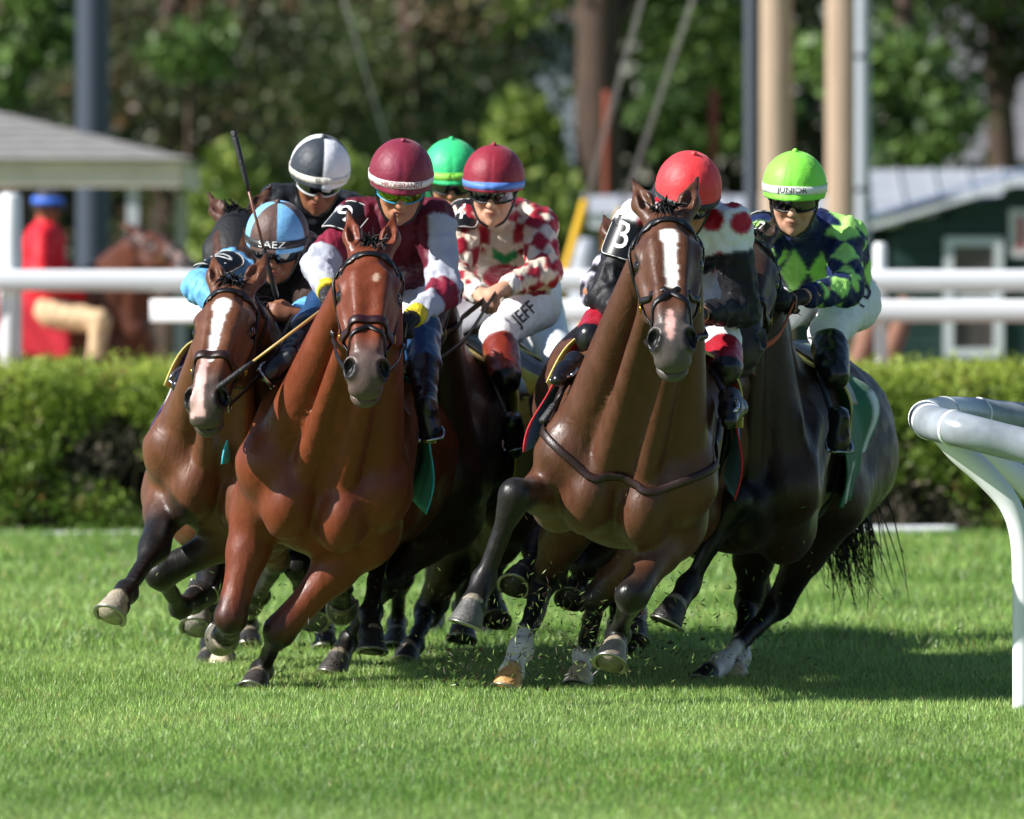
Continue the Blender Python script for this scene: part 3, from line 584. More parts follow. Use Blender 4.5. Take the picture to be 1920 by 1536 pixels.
def foreleg(S, g, E, K, Fk, Co, fwd):
    g = g * 1.10
    """sculpts one foreleg from the elbow down"""
    m1 = lerp(E, K, .42); back = -fwd
    S.rc(E, m1, .088 * g, .068 * g, .05); S.rc(m1, K, .062 * g, .043 * g, .04)
    S.rc(lerp(E, K, .05) + fwd * .03, lerp(E, K, .6) + fwd * .018, .055 * g, .036 * g, .03)       # extensor muscle
    S.rc(lerp(E, K, -.1) + back * .03, lerp(E, K, .55) + back * .02, .06 * g, .034 * g, .03)
    lat = nz(np.cross(fwd, K - E))
    dk_ = nz(Fk - K); S.rc(lerp(E, K, .88), K, .044 * g, .047 * g, .03); S.rc(K, K + dk_ * .055 * g, .047 * g, .040 * g, .025)
    for q in (-1, 1): S.el(K + lat * q * .022 * g + dk_ * .012, (.030 * g,) * 3, None, .018)
    S.el(K + fwd * .012 + dk_ * .03, (.034 * g,) * 3, None, .02)
    dn = nz(Fk - K); bk = back - dn * (back @ dn); bk = nz(bk)
    S.rc(K, Fk, .031 * g, .027 * g, .025); S.rc(K + bk * .028, Fk + bk * .026, .018 * g, .017 * g, .010)
    S.el(Fk, .040 * g, None, .02); S.el(Fk + bk * .026, .028 * g, None, .015)
    S.rc(Fk, Co, .031 * g, .040 * g, .025); S.el(Co, .043 * g, None, .02)
def hindleg(S, g, Hj, St, Hk, Fk, Co, fwd):
    g = g * 1.06
    back = -fwd
    S.rc(Hj, lerp(Hj, St, .9), .19 * g, .125 * g, .10)
    S.rc(Hj + back * .16, lerp(St, Hk, .35) + back * .05, .13 * g, .06 * g, .08)                   # hamstring
    m1 = lerp(St, Hk, .5); S.rc(St, m1, .112 * g, .072 * g, .06); S.rc(m1, Hk, .068 * g, .044 * g, .04)
    S.el(St + fwd * .03, .07 * g, None, .05)
    dn = nz(Fk - Hk); bk = nz(back - dn * (back @ dn))
    poh = Hk + bk * .062 - dn * .06
    S.el(Hk, .050 * g, None, .03); S.rc(poh, Hk + bk * .01 + dn * .04, .027 * g, .03 * g, .025)
    S.rc(poh, lerp(St, Hk, .35) + back * .06, .022 * g, .05 * g, .035)
    S.rc(Hk, Fk, .036 * g, .029 * g, .025); S.rc(Hk + bk * .032, Fk + bk * .028, .018 * g, .017 * g, .010)
    S.el(Fk, .043 * g, None, .025); S.el(Fk + bk * .022, .029 * g, None, .02)
    S.rc(Fk, Co, .032 * g, .041 * g, .025); S.el(Co, .044 * g, None, .02)

def make_horse(name, label, group, spec, vox):
    H = Horse(); yaw, lean, pit = (math.radians(spec.get(k, 0)) for k in ('yaw', 'lean', 'pitch'))
    g = spec.get('g', 1.05); H.g = g
    F = np.array((math.sin(yaw), -math.cos(yaw), 0)); Lf = np.cross((0, 0, 1), F); Uz = np.array((0., 0, 1))
    F, Uz = F * math.cos(pit) + Uz * math.sin(pit), Uz * math.cos(pit) - F * math.sin(pit)
    Lf, U = Lf * math.cos(lean) - Uz * math.sin(lean), Uz * math.cos(lean) + Lf * math.sin(lean)
    A = P(*spec['breast']); loc = np.array((.80, 0, 1.05))
    def tl(x, y, z): return A + g * (F * (x - loc[0]) + Lf * y + U * (z - loc[2]))
    H.tl, H.F, H.L, H.U, H.Y = tl, F, Lf, U, spec['breast'][2]
    R = np.stack([F, Lf, U], 1); S = Sculpt(); H.trunk = S
    def el(x, y, z, r, k=.06, op=1): S.el(tl(x, y, z), np.array(r) * g, R, k * g, op)
    def rc(a, b, ra, rb, k=.05, **kw): S.rc(tl(*a), tl(*b), ra * g, rb * g, k * g, **kw)
    el(.20, 0, 1.20, (.62, .285, .33)); el(-.22, 0, 1.22, (.50, .285, .285), .1)
    rc((.58, 0, 1.43), (.10, 0, 1.40), .10, .10, .12); rc((.1, 0, 1.36), (-.6, 0, 1.42), .15, .16, .1)
    ru = spec.get('rump', 1.0); el(-.62, 0, 1.33, (.37, .27 * ru, .23), .1)
    el(.62, 0, 1.12, (.25, .265, .29), .1)
    for s in (-1, 1):
        el(-.68, s * .18 * ru, 1.20, (.31, .175 * ru, .31), .08); el(-.36, s * .235, 1.40, (.09, .06, .07), .09)
        rc((-.86, s * .13, 1.34), (-.72, s * .17, 1.02), .11, .10, .08)
        rc((.42, s * .165, 1.40), (.78, s * .20, 1.14), .105, .105, .06)                             # shoulder blade
        el(.50, s * .20, 1.09, (.17, .09, .15), .05)                                               # triceps
        el(.79, s * .210, 1.115, (.085, .085, .13), .07)                                           # point of shoulder
        el(.81, s * .095, 1.01, (.125, .10, .145), .022)                                           # breast muscle
        rc((.83, s * .13, 1.06), (.62, s * .20, .92), .07, .085, .018)
        rc((.66, s * .20, 1.36), (.80, s * .215, 1.12), .05, .06, .05)
    S0 = Sculpt(); S0.p = list(S.p); H.barrel = S0
    rc((.935, 0, 1.14), (.93, 0, .93), .012, .016, .05, op=-1)                                      # furrow of the breast
    for s in (-1, 1):
        rc((.86, s * .17, 1.04), (.66, s * .265, .98), .010, .012, .035, op=-1)                      # furrow between breast and arm
        rc((.62, s * .265, 1.38), (.80, s * .30, 1.16), .012, .014, .05, op=-1)                      # furrow before the shoulder blade
    J = spec['legs']; B = {}
    gl = g
    def chain(start, seq, lens):
        out = []; p = start
        for (u, v, sg), L in zip(seq, lens): p = onray(u, v, p, L * gl, sg); out.append(p)
        return out
    for side, s in (('R', -1), ('L', 1)):
        E = tl(.58, s * .20, .97) if 'E' + side not in spec else P(*spec['E' + side])
        K, Fk, Co = chain(E, J['f' + side], (.43, .31, .125)); B['f' + side] = (E, K, Fk, Co)
        S.rc(tl(.80, s * .19, 1.11), E, .105 * g, .09 * g, .045 * g)
        foreleg(S, g, E, K, Fk, Co, nz(F - nz(K - E) * (F @ nz(K - E)) * .8))
        Hj = tl(-.62, s * .19, 1.20)
        St, Hk, Fk2, Co2 = chain(Hj, J['h' + side], (.36, .46, .40, .13)); B['h' + side] = (Hj, St, Hk, Fk2, Co2)
        hindleg(S, g, Hj, St, Hk, Fk2, Co2, nz(F - nz(Hk - St) * (F @ nz(Hk - St)) * .8))
    H.B = B
    # neck and head
    nb = tl(.58, 0, 1.30); hs = spec.get('hs', 1.10) * g / 1.05
    Pl = onray(*spec['poll'], nb, spec.get('neck', .86) * g, -1)
    Mz = onray(*spec['muz'], Pl, .60 * hs, spec.get('msg', -1)); a = nz(Mz - Pl)
    n0 = np.array(spec.get('n0', (0, -1., 0)), float); N = nz(n0 - a * (n0 @ a)); T = nz(np.cross(N, a)); 
    if T @ Lf < 0: T = -T
    hy = math.radians(spec.get('hyaw', 0)); N, T = N * math.cos(hy) + T * math.sin(hy), T * math.cos(hy) - N * math.sin(hy)
    def hl(s, t, n): return Pl + hs * (a * s + T * t + N * n)
    H.hl, H.a, H.N, H.T, H.hs = hl, a, N, T, hs
    RH = np.stack([a, T, N], 1)
    def hel(s, t, n, r, k=.03, op=1, Rm=None): S.el(hl(s, t, n), np.array(r) * hs, RH if Rm is None else Rm, k * hs, op)
    def hrc(p, q, ra, rb, k=.03, **kw): S.rc(hl(*p), hl(*q), ra * hs, rb * hs, k * hs, **kw)
    nhead = len(S.p)
    N0 = hl(.06, 0, -.10); md = lerp(N0, nb, .5) + spec.get('crest', .03) * U
    S.rc(N0, md, .112 * g, .165 * g, .07, w=T, asp=.66); S.rc(md, nb, .165 * g, .25 * g, .09, w=Lf, asp=.78)
    S.rc(hl(.0, 0, -.06), tl(.40, 0, 1.48), .055 * g, .09 * g, .09)
    S.rc(hl(.17, 0, -.15), tl(.82, 0, 1.12), .052 * g, .075 * g, .025)
    for s in (-1, 1):
        S.rc(hl(.19, s * .05, -.13), tl(.86, s * .070, 1.09), .032 * g, .052 * g, .016)
        S.rc(hl(.05, s * .06, -.07), tl(.78, s * .175, 1.16), .052 * g, .10 * g, .03)
    hel(.09, 0, -.01, (.13, .080, .085)); hel(.18, 0, -.005, (.12, .090, .073), .05)
    hrc((.18, 0, -.01), (.50, 0, -.008), .067, .050, .04); hrc((.25, 0, -.055), (.52, 0, -.045), .060, .044, .04)
    hrc((.20, 0, -.115), (.53, 0, -.088), .048, .030, .03)
    for s in (-1, 1):
        hel(.20, s * .058, -.095, (.120, .030, .098), .035)
        hel(.165, s * .083, .014, (.045, .022, .024), .025)                                       # brow
        hrc((.215, s * .088, -.020), (.36, s * .060, -.040), .017, .012, .03)                      # facial crest
        hrc((.13, s * .045, .055), (.46, s * .030, .030), .020, .016, .03)                         # nasal edge
        hel(.188, s * .102, -.006, (.030, .018, .026), .012, -1)                                   # eye socket
        hel(.09, s * .062, .066, (.035, .018, .02), .03, -1)                                       # hollow above the eye
    hel(.525, 0, -.02, (.070, .064, .054), .03); hel(.580, 0, -.045, (.032, .056, .036), .025)
    hel(.556, 0, -.092, (.048, .050, .034), .02)
    for s in (-1, 1): hel(.532, s * .051, .004, (.044, .027, .036), .02)
    for s in (-1, 1):
        Rn = np.stack([nz(a + T * s * .35), nz(T - a * s * .35), N], 1)
        hel(.542, s * .062, .020, (.036, .019, .032), .008, -1, Rn)
    hel(.572, 0, -.074, (.045, .060, .0035), .010, -1)
    ears = spec.get('ears', (.035, .05)); eb = spec.get('earback', 0)
    for s in (-1, 1):
        b0 = hl(-.005, s * .052, .015); ed = nz(-a + T * s * ears[0] * 5 + N * (.10 - eb)); tp = b0 + ed * .175 * hs
        w = nz(T - N * s * .35); mid = b0 + ed * .065 * hs
        S.rc(b0, mid, .027 * hs, .034 * hs, .018 * hs); S.rc(mid, tp, .033 * hs, .006 * hs, .02 * hs, w=nz(N + T * s * .6), asp=.7)
        S.rc(b0 + ed * .035 * hs + N * .026 * hs, lerp(mid, tp, .78) + N * .014 * hs, .017 * hs, .006 * hs, .008 * hs, op=-1)
    # mesh + colours
    H.headS = Sculpt(); H.headS.p = list(S.p[nhead:])
    bx = np.array([hl(*q) for q in ((-.2, -.1, 0), (-.2, .1, 0), (.62, -.1, -.1), (.62, .1, -.1), (.2, 0, .1), (.2, 0, -.12))])
    V, Q = S.mesh(vox, smooth=3, fine=(bx.min(0) - .02, bx.max(0) + .02, vox * spec.get('fine', .6))); V = V + vnormals(V, Q) * (((fbm(V * 11, 2) - .5) * .014 + (np.abs(fbm(V * 7 + 5, 2) - .5) - .12) * .022) * sstep(.0, .12, np.abs((V - Pl) @ a / hs - .3) - .25))[:, None]; base = np.array(lin(spec['coat'])); c = np.tile(base, (len(V), 1))
    pt = spec.get('points', 1.0); dk = np.array(lin(spec.get('dark', '#15110f')))
    for key, sock in zip(('fR', 'fL', 'hR', 'hL'), spec.get('socks', (0, 0, 0, 0))):
        j = B[key]
        up = [(j[0], j[1])] if key[0] == 'f' else [(j[1], j[2])]
        k = j[1] if key[0] == 'f' else j[2]; Fk, Co = j[-2], j[-1]
        d0, t0 = segt(V, *up[0]); d1, t1 = segt(V, k, Fk); d2, t2 = segt(V, Fk, Co + (Co - Fk) * .5)
        st = spec.get('blackfrom', .55)
        w = sstep(st, st + .45, t0) * (d0 < .15) * (t0 > 0); w = np.where(d1 < .085, np.maximum(w, sstep(-.25, 0, t1)), w); w = np.where(d2 < .085, 1, w)
        c = lerp(c, dk, (w * pt)[:, None])
        if sock > 0:
            near = np.minimum(d1, d2) < .085; ln = (t1 + .06 * (fbm(V * 25) - .5) * 4 > 1 - sock)
            ws = ((d2 < .08) | ((d1 < .08) & ln)) & near; c[ws] = WHITE * .95
    X = (V - Pl) @ RH / hs; hm = (np.abs(X[:, 1]) < .14) & (X[:, 2] < .12) & (X[:, 2] > -.2) & (X[:, 0] > -.02)
    mz = sstep(.42, .52, X[:, 0] + .02 * fbm(V * 30)) * hm; c = lerp(c, np.array(lin(spec.get('muzcol', '#3b3634'))), mz[:, None] * .85)
    c = lerp(c, BLACK, (hm * (np.hypot((X[:, 0] - .188) / .042, (X[:, 2] + .006) / .040) < 1) * (np.abs(X[:, 1]) > .068) * .8)[:, None])
    nn = np.minimum.reduce([np.linalg.norm((V - hl(.544, s * .058, .012)) / hs, axis=1) for s in (-1, 1)])
    c = lerp(c, BLACK * .35, (hm * sstep(.044, .030, nn))[:, None])  # shade inside the nostrils painted into the coat colour
    jit = .010 * (fbm(V * 40) - .5)
    for (s0, s1, w0, w1, t0, colr) in spec.get('blaze', []):
        u = (X[:, 0] + jit * 2 - s0) / (s1 - s0); ww = w0 + (w1 - w0) * u
        if w0 == 0: ww = w1 * np.sqrt(np.clip(1 - (2 * u - 1) ** 2, 0, 1))
        k = hm & (u > 0) & (u < 1) & (np.abs(X[:, 1] - t0 + jit) < ww) & (X[:, 2] > -.03); c[k] = np.array(lin(colr)) if isinstance(colr, str) else colr
    c = smoothcol(c, Q)
    tb = (V - tl(0, 0, 0)) @ R / g
    top = sstep(.9, .3, tb[:, 2]) * (tb[:, 0] < .6)
    inn = (X[:, 0] < -.02) & (np.abs(X[:, 1]) < .16) & (X[:, 0] > -.19) & (X[:, 2] > -.06)
    tip = inn * sstep(-.12, -.175, X[:, 0]); c = lerp(c, dk, tip[:, None] * .8)
    c *= (1 + .22 * (fbm(V * 5) - .5) + .10 * (fbm(V * 30) - .5))[:, None]
    root = empty(name, (A[0], A[1] + .7, 0), label, 'horse', group); H.root = root; H.S = S
    H.body = obj('body', V, Q, m_coat, root, True, cols=c)
    hc = spec.get('hoofcol', ('#3c3835',) * 4)
    for key, hcx in zip(('fR', 'fL', 'hR', 'hL'), hc): hoof(root, B[key][-2], B[key][-1], Lf, lin(hcx), g * (1.02 if key[0] == 'f' else .97), spec.get('sole', 58))
    for s in (-1, 1):
        b = Sculpt(); b.el(hl(.188, s * .0865, -.008), (.026 * hs, .021 * hs, .023 * hs), RH); v, q = b.mesh(.006, smooth=2); obj('eye', v, q, m_eye, root)
    # mane along the crest and the forelock
    mb = MB()
    def lock(p, d, ln, w, sag):
        pts = [p + d * ln * t + np.array((0, 0, -1)) * sag * t * t for t in np.linspace(0, 1, 6)]; mb.tube(pts, [w, w, w * .9, w * .7, w * .45, w * .1], 5, True)
    rr = np.random.default_rng(int(abs(A[0]) * 1000))
    cr0, cr1 = hl(-.03, 0, -.05), tl(.45, 0, 1.56)
    ts = rr.random(70) * .72; pp = np.array([lerp(cr0, cr1, t) + U * (.03 * math.sin(math.pi * t)) + T * rr.normal(0, .012) for t in ts])
    pp = H.headS.snap(pp, -.004, 3)
    for p in pp:
        lock(p, nz(-F * .7 + Lf * rr.choice([-1, 1]) * .5 + U * (.4 + .4 * rr.random()) + rr.normal(0, .2, 3)), (.05 + .06 * rr.random()) * spec.get('mane', 1), .0045, .05)
    for i in range(spec.get('forelock', 50)):
        p = hl(-.01, rr.normal(0, .018), .035 + .03 * rr.random()); lock(p, nz(N * .45 + a * (rr.random() * 1.5 - .5) + T * rr.normal(0, .30)), .035 + .04 * rr.random(), .0035, .02)
    mo = mb.build('mane', m_hair, root, True); mo['kind'] = 'stuff'
    # tail
    mb = MB(); tb0 = tl(-.96, 0, 1.42); td = spec.get('tail', (-1, 0, -.12)); tsp = spec.get('tsp', .06)
    for i in range(spec.get('ntail', 50)):
        d = nz(F * td[0] + Lf * td[1] + U * td[2] + rr.normal(0, tsp, 3)); ln = .38 + .42 * rr.random(); q = rr.normal(0, .06, 3)
        p0 = tb0 + rr.normal(0, .018, 3); pts = [p0 + d * ln * t + q * math.sin(t * 3) + np.array((.05, 0, -.12)) * t * t for t in np.linspace(0, 1, 7)]; mb.tube(pts, [.005, .005, .0045, .004, .003, .002, .0008], 4, True)
    mb.tube([tb0 + F * .08, tb0 + nz(F * td[0] + U * td[2] * .5) * .25], [.04, .018], 8)
    mo = mb.build('tail', m_hair, root, True); mo['kind'] = 'stuff'
    return H

def bridle(H, lm, style='plain', reins=None, nosecol=None):
    """browband, headpiece, cheekpieces, noseband, bit rings, reins"""
    hl, S, root = H.hl, H.headS, H.root; nosecol = nosecol or lm
    br = strap([hl(.065, s * .10 * math.sin(t), .10 * math.cos(t) - .01) for s in (1,) for t in np.linspace(-1.5, 1.5, 9)], S, .0145, .004, .005).build('browband', lm, root, True)
    strap([hl(-.045 + .10 * abs(math.sin(t)) ** 2, .10 * math.sin(t), -.06 + .03 * math.cos(t)) for t in np.linspace(-1.57, 1.57, 9)], S, .013, .0035, .005).build('headpiece', lm, root, True)
    for s in (-1, 1):
        c = strap([hl(.06, s * .1, -.02), hl(.16, s * .12, -.055), hl(.28, s * .10, -.06), hl(.40, s * .08, -.06), hl(.475, s * .07, -.065)], S, .0105, .0035, .005).build('cheekpiece', lm, root, True)
        b = S.snap(hl(.33, s * .10, -.06)[None], .012)[0]; MB().tube([b + .014 * (math.cos(t) * H.a + math.sin(t) * H.N) for t in np.linspace(0, 6.28, 12)], .003, 6).build('buckle', m_brass, c, True)
        b = S.snap(hl(.485, s * .07, -.068)[None], .010)[0]; H.__dict__['bit' + ('L' if s > 0 else 'R')] = b
        MB().tube([b + .026 * (math.cos(t) * H.a + math.sin(t) * H.N) for t in np.linspace(0, 6.28, 18)], .0045, 8).build('bit_ring', m_steel, root, True)
        strap([hl(.03, s * .09, -.06), hl(.12, s * .10, -.13), hl(.17, s * .05, -.20), hl(.17, 0, -.22)], S, .007, .004, .006).build('throat_latch', lm, root, True)
    if style == 'cross':
        for s in (-1, 1):
            strap([hl(.30, -s * .09, -.06), hl(.34, -s * .07, .0), hl(.375, 0, .06), hl(.43, s * .055, .02), hl(.50, s * .07, -.06)], S, .012, .0045, .005).build('noseband', nosecol, root, True)
    else:
        o = .37 if style == 'plain' else .355
        strap([hl(o, .085 * math.sin(t), -.03 + .085 * math.cos(t)) for t in np.linspace(-2.2, 2.2, 13)], S, .0185, .0055, .006).build('noseband', nosecol, root, True)
        if style == 'double':
            strap([hl(.385 + .05 * abs(math.sin(t)), .085 * math.sin(t), -.03 + .085 * math.cos(t)) for t in np.linspace(-1.9, 1.9, 13)], S, .0095, .0035, .005).build('noseband', lm, root, True)
def cloth(H, col, x0=-.30, x1=.28, ang=(-1.9, 1.9), off=.012, name='saddle_cloth', m=None, band=None, flare=0.0, nx=26, na=60, drop=None, zc=1.22, slant=0.0):
    """a sheet laid over the barrel"""
    tl, S, g = H.tl, H.barrel, H.g
    A = np.linspace(*ang, na); X = np.linspace(x0, x1, nx)
    xx, aa = np.meshgrid(X, A, indexing='ij')
    xx = xx + slant * np.maximum(np.abs(aa) - .4, 0)
    cen = tl(0, 0, 0) + g * (xx[..., None] * H.F + zc * H.U); dr = np.sin(aa)[..., None] * H.L + np.cos(aa)[..., None] * H.U
    r = np.full(xx.shape, .75 * g)
    for _ in range(30): r = r - .8 * (S.ev(cen + dr * r[..., None]) - off)
    for sgn in (-1, 1):                                                    # below the widest girth the cloth hangs straight
        j = int(np.argmin(np.abs(A - sgn * 1.57)))
        if abs(A[j]) > 1.4 and abs(ang[1]) < 3: k = (aa * sgn > 1.57); r = np.where(k, np.maximum(r, r[:, j:j + 1] / np.maximum(np.sin(np.abs(aa)), .5)), r)
    r = r + flare * np.maximum(np.abs(aa) - .6, 0) * ((xx - x0) / (x1 - x0)) ** 2
    r = r + .006 * np.sin(aa * 9 + xx * 31) * np.clip(np.abs(aa) - .7, 0, 1)
    V = (cen + dr * r[..., None]).reshape(-1, 3)
    i = np.arange(nx * na).reshape(nx, na); Q = np.stack([i[:-1, :-1], i[1:, :-1], i[1:, 1:], i[:-1, 1:]], -1).reshape(-1, 4)
    c = np.tile(np.array(lin(col)), (len(V), 1))
    if band:
        for (f, bc) in band:
            k = f((xx.ravel() - x0) / (x1 - x0), aa.ravel()); c[k] = np.array(lin(bc))
    o = obj(name, V, Q, m or m_cloth, H.root, True, cols=c)
    md = o.modifiers.new('thickness', 'SOLIDIFY'); md.thickness = .006; md.offset = 1
    return o
def tack(H, col, band=None, pad=True, lm=None, x0=-.24, x1=.40, flare=.05):
    cloth(H, col, x0, x1, ang=(-1.98, 1.98), band=band, off=.010, slant=-.02, flare=flare)
    if pad: cloth(H, '#d9cc7c', x1 - .16, x1 + .05, ang=(-1.3, 1.3), off=.026, name='saddle_pad', m=m_pad, nx=8, na=40, flare=flare * .8)
    cloth(H, '#151314', -.12, x1 - .06, ang=(-.9, .9), off=.035, name='saddle', m=lm or m_leather2, nx=14, na=40)
    cloth(H, '#1d1a19', .22, .30, ang=(-3.14, 3.14), off=.016, name='girth', m=mat('girth_web', lin('#2b2826'), .8), nx=4, na=60)
# ------------------------------------------------------------------ riders
m_skin = mat('skin', attr=True, rough=.5, noise=.06, nscale=40, spec=.4)
m_silk = mat('silks', attr=True, rough=.55, noise=.05, nscale=14, bump=.55, bscale=24, spec=.3, sheen=.03)
m_white = mat('white_breeches', attr=True, rough=.6, noise=.05, nscale=20, bump=.5, bscale=28, spec=.35)
m_boot = mat('boot_leather', attr=True, rough=.28, noise=.15, nscale=30, bump=.15, bscale=60, spec=.6)
m_cap = mat('cap_cover', attr=True, rough=.55, noise=.05, nscale=30, bump=.3, bscale=40, sheen=.1)
m_glove = mat('glove', attr=True, rough=.6, bump=.4, bscale=90)
m_lens = mat('dark_lens', lin('#0a0b0d'), rough=.06, spec=.9, coat=.5)
m_mirror = mat('mirror_lens', lin('#5d7a1e'), rough=.08, metal=.7, noise=.9, nscale=18)
m_plate = mat('armband_black', lin('#0e0e0f'), rough=.4)
m_ink = mat('white_print', lin('#eeeeea'), rough=.6)
m_inkb = mat('black_print', lin('#14161c'), rough=.6)
m_inkr = mat('maroon_print', lin('#9a3038'), rough=.6)
SKINS = {'tan': '#b98262', 'light': '#d3a184', 'brown': '#8a5a40'}
def text_mesh(s, size, bold=.0, sx=1.0):
    cu = bpy.data.curves.new('t', 'FONT'); cu.body = s; cu.size = size; cu.align_x = 'CENTER'; cu.align_y = 'CENTER'; cu.offset = bold; cu.resolution_u = 3
    o = bpy.data.objects.new('t', cu); COL.objects.link(o); bpy.context.view_layer.update()
    me = o.evaluated_get(bpy.context.evaluated_depsgraph_get()).to_mesh()
    V = np.array([v.co[:] for v in me.vertices]); F = [tuple(p.vertices) for p in me.polygons]
    o.to_mesh_clear(); bpy.data.objects.remove(o); bpy.data.curves.remove(cu); V[:, 0] *= sx
    return V, F
def head_frame(pitch, yaw, roll):
    fw = np.array((0, -1., 0)); up = np.array((0, 0, 1.)); lf = np.cross(up, fw)
    y = math.radians(yaw); fw, lf = fw * math.cos(y) + lf * math.sin(y), lf * math.cos(y) - fw * math.sin(y)
    p = math.radians(pitch); fw, up = fw * math.cos(p) - up * math.sin(p), up * math.cos(p) + fw * math.sin(p)
    r = math.radians(roll); up, lf = up * math.cos(r) + lf * math.sin(r), lf * math.cos(r) - up * math.sin(r)
    return fw, lf, up
def add_head(S, hc, fw, lf, up, nb, k=1.0):
    R = np.stack([fw, lf, up], 1); h = lambda f, l, u: hc + k * (fw * f + lf * l + up * u)
    el = lambda f, l, u, r, kk=.02, op=1: S.el(h(f, l, u), np.array(r) * k, R, kk, op)
    rc = lambda a, b, ra, rb, kk=.015, op=1: S.rc(h(*a), h(*b), ra * k, rb * k, kk, op)
    el(0, 0, .02, (.100, .077, .10)); el(.028, 0, -.05, (.066, .060, .085), .03)
    rc((.04, 0, -.105), (.078, 0, -.118), .040, .018, .02); el(.03, 0, -.09, (.055, .052, .04), .03)
    for s in (-1, 1):
        el(.062, s * .042, -.036, (.028, .024, .024), .02); rc((.086, s * .012, .012), (.066, s * .05, .012), .012, .010, .012)
        el(.086, s * .031, -.012, (.016, .019, .013), .01, -1); el(.083, s * .031, -.012, (.014, .015, .010), .004)
        el(-.008, s * .079, -.02, (.020, .008, .032), .008); el(.099, s * .013, -.047, (.012, .010, .009), .006)
        rc((.03, s * .052, -.06), (.045, s * .03, -.105), .02, .018, .02)
    rc((.088, 0, .0), (.116, 0, -.044), .0105, .0145, .010)
    for s in (-1, 1): rc((.094, s * .024, -.050), (.080, s * .036, -.080), .004, .004, .012, -1)
    el(.090, 0, -.0755, (.014, .024, .0075), .008); el(.087, 0, -.0885, (.013, .021, .008), .006); el(.102, 0, -.0815, (.012, .022, .0018), .003, -1)
    S.rc(nb, h(-.015, 0, -.06), .060, .056, .03)
    return h, R
def add_hand(S, Wp, d, n, side, curl=1.0, spread=.0165):
    """palm, four curled fingers and a thumb; d along the forearm, n back of the hand, side = thumb direction"""
    d = nz(d); n = nz(n - d * (n @ d)); s = nz(side - d * (side @ d) - n * (side @ n))
    S.rc(Wp, Wp + d * .03, .026, .026, .015)
    S.el(Wp + d * .055, (.046, .037, .019), np.stack([d, s, n], 1), .02)
    for i, (L, o) in enumerate(((.92, 1.5), (1.0, .5), (.95, -.5), (.78, -1.5))):
        b = Wp + d * (.090 - .006 * abs(o - .3)) + s * o * spread; kn = b + (d * .030 * (1.6 - curl) * L - n * .024 * curl)
        t = kn + (-n * .024 - d * .010 * curl) * L; e = t + (-d * .020 * curl + n * .002) * L
        S.rc(Wp + d * .05 + s * o * spread * .8, b, .010, .0100, .006); S.rc(b, kn, .0100, .0092, .004); S.rc(kn, t, .0092, .0085, .004); S.rc(t, e, .0085, .0075, .004)
    b = Wp + d * .030 + s * .026; m1 = b + d * .030 + s * .018 - n * .010; m2 = m1 + d * .026 - n * .012 - s * .006
    S.rc(b, m1, .014, .0115, .008); S.rc(m1, m2, .0110, .009, .004)
def bands(X, J):
    """where on the arms a point lies: side (-1 right, 1 left, 0 torso) and 0..2 along the arm"""
    ds = []; ts = []
    for s in ('R', 'L'):
        a, b, c = J['sh' + s], J['el' + s], J['wr' + s]
        d0, t0 = segt(X, a, b); d1, t1 = segt(X, b, c); fore = d1 < d0
        ds.append(np.minimum(d0, d1)); ts.append(np.where(fore, 1 + np.clip(t1, 0, 1.2), t0))
    dt, tt = segt(X, J['pelvis'], J['chest']); side = np.where(ds[0] < ds[1], -1, 1); t = np.where(ds[0] < ds[1], ts[0], ts[1]); dm = np.minimum(*ds)
    aw = J.get('armw', (.10, -.005)); arm = (dm < aw[0]) & (dm < dt + aw[1]) & (t > .06); return np.where(arm, side, 0), t
def armangle(X, J, s):
    out = []; a, b, c = J['sh' + s], J['el' + s], J['wr' + s]
    for p, q in ((a, b), (b, c)):
        ax = nz(q - p); f = np.array((0, -1., .25)); f = nz(f - ax * (f @ ax)); g = np.cross(ax, f); v = X - p; out.append(np.arctan2(v @ g, v @ f))
    return np.where(segt(X, b, c)[0] < segt(X, a, b)[0], out[1], out[0])
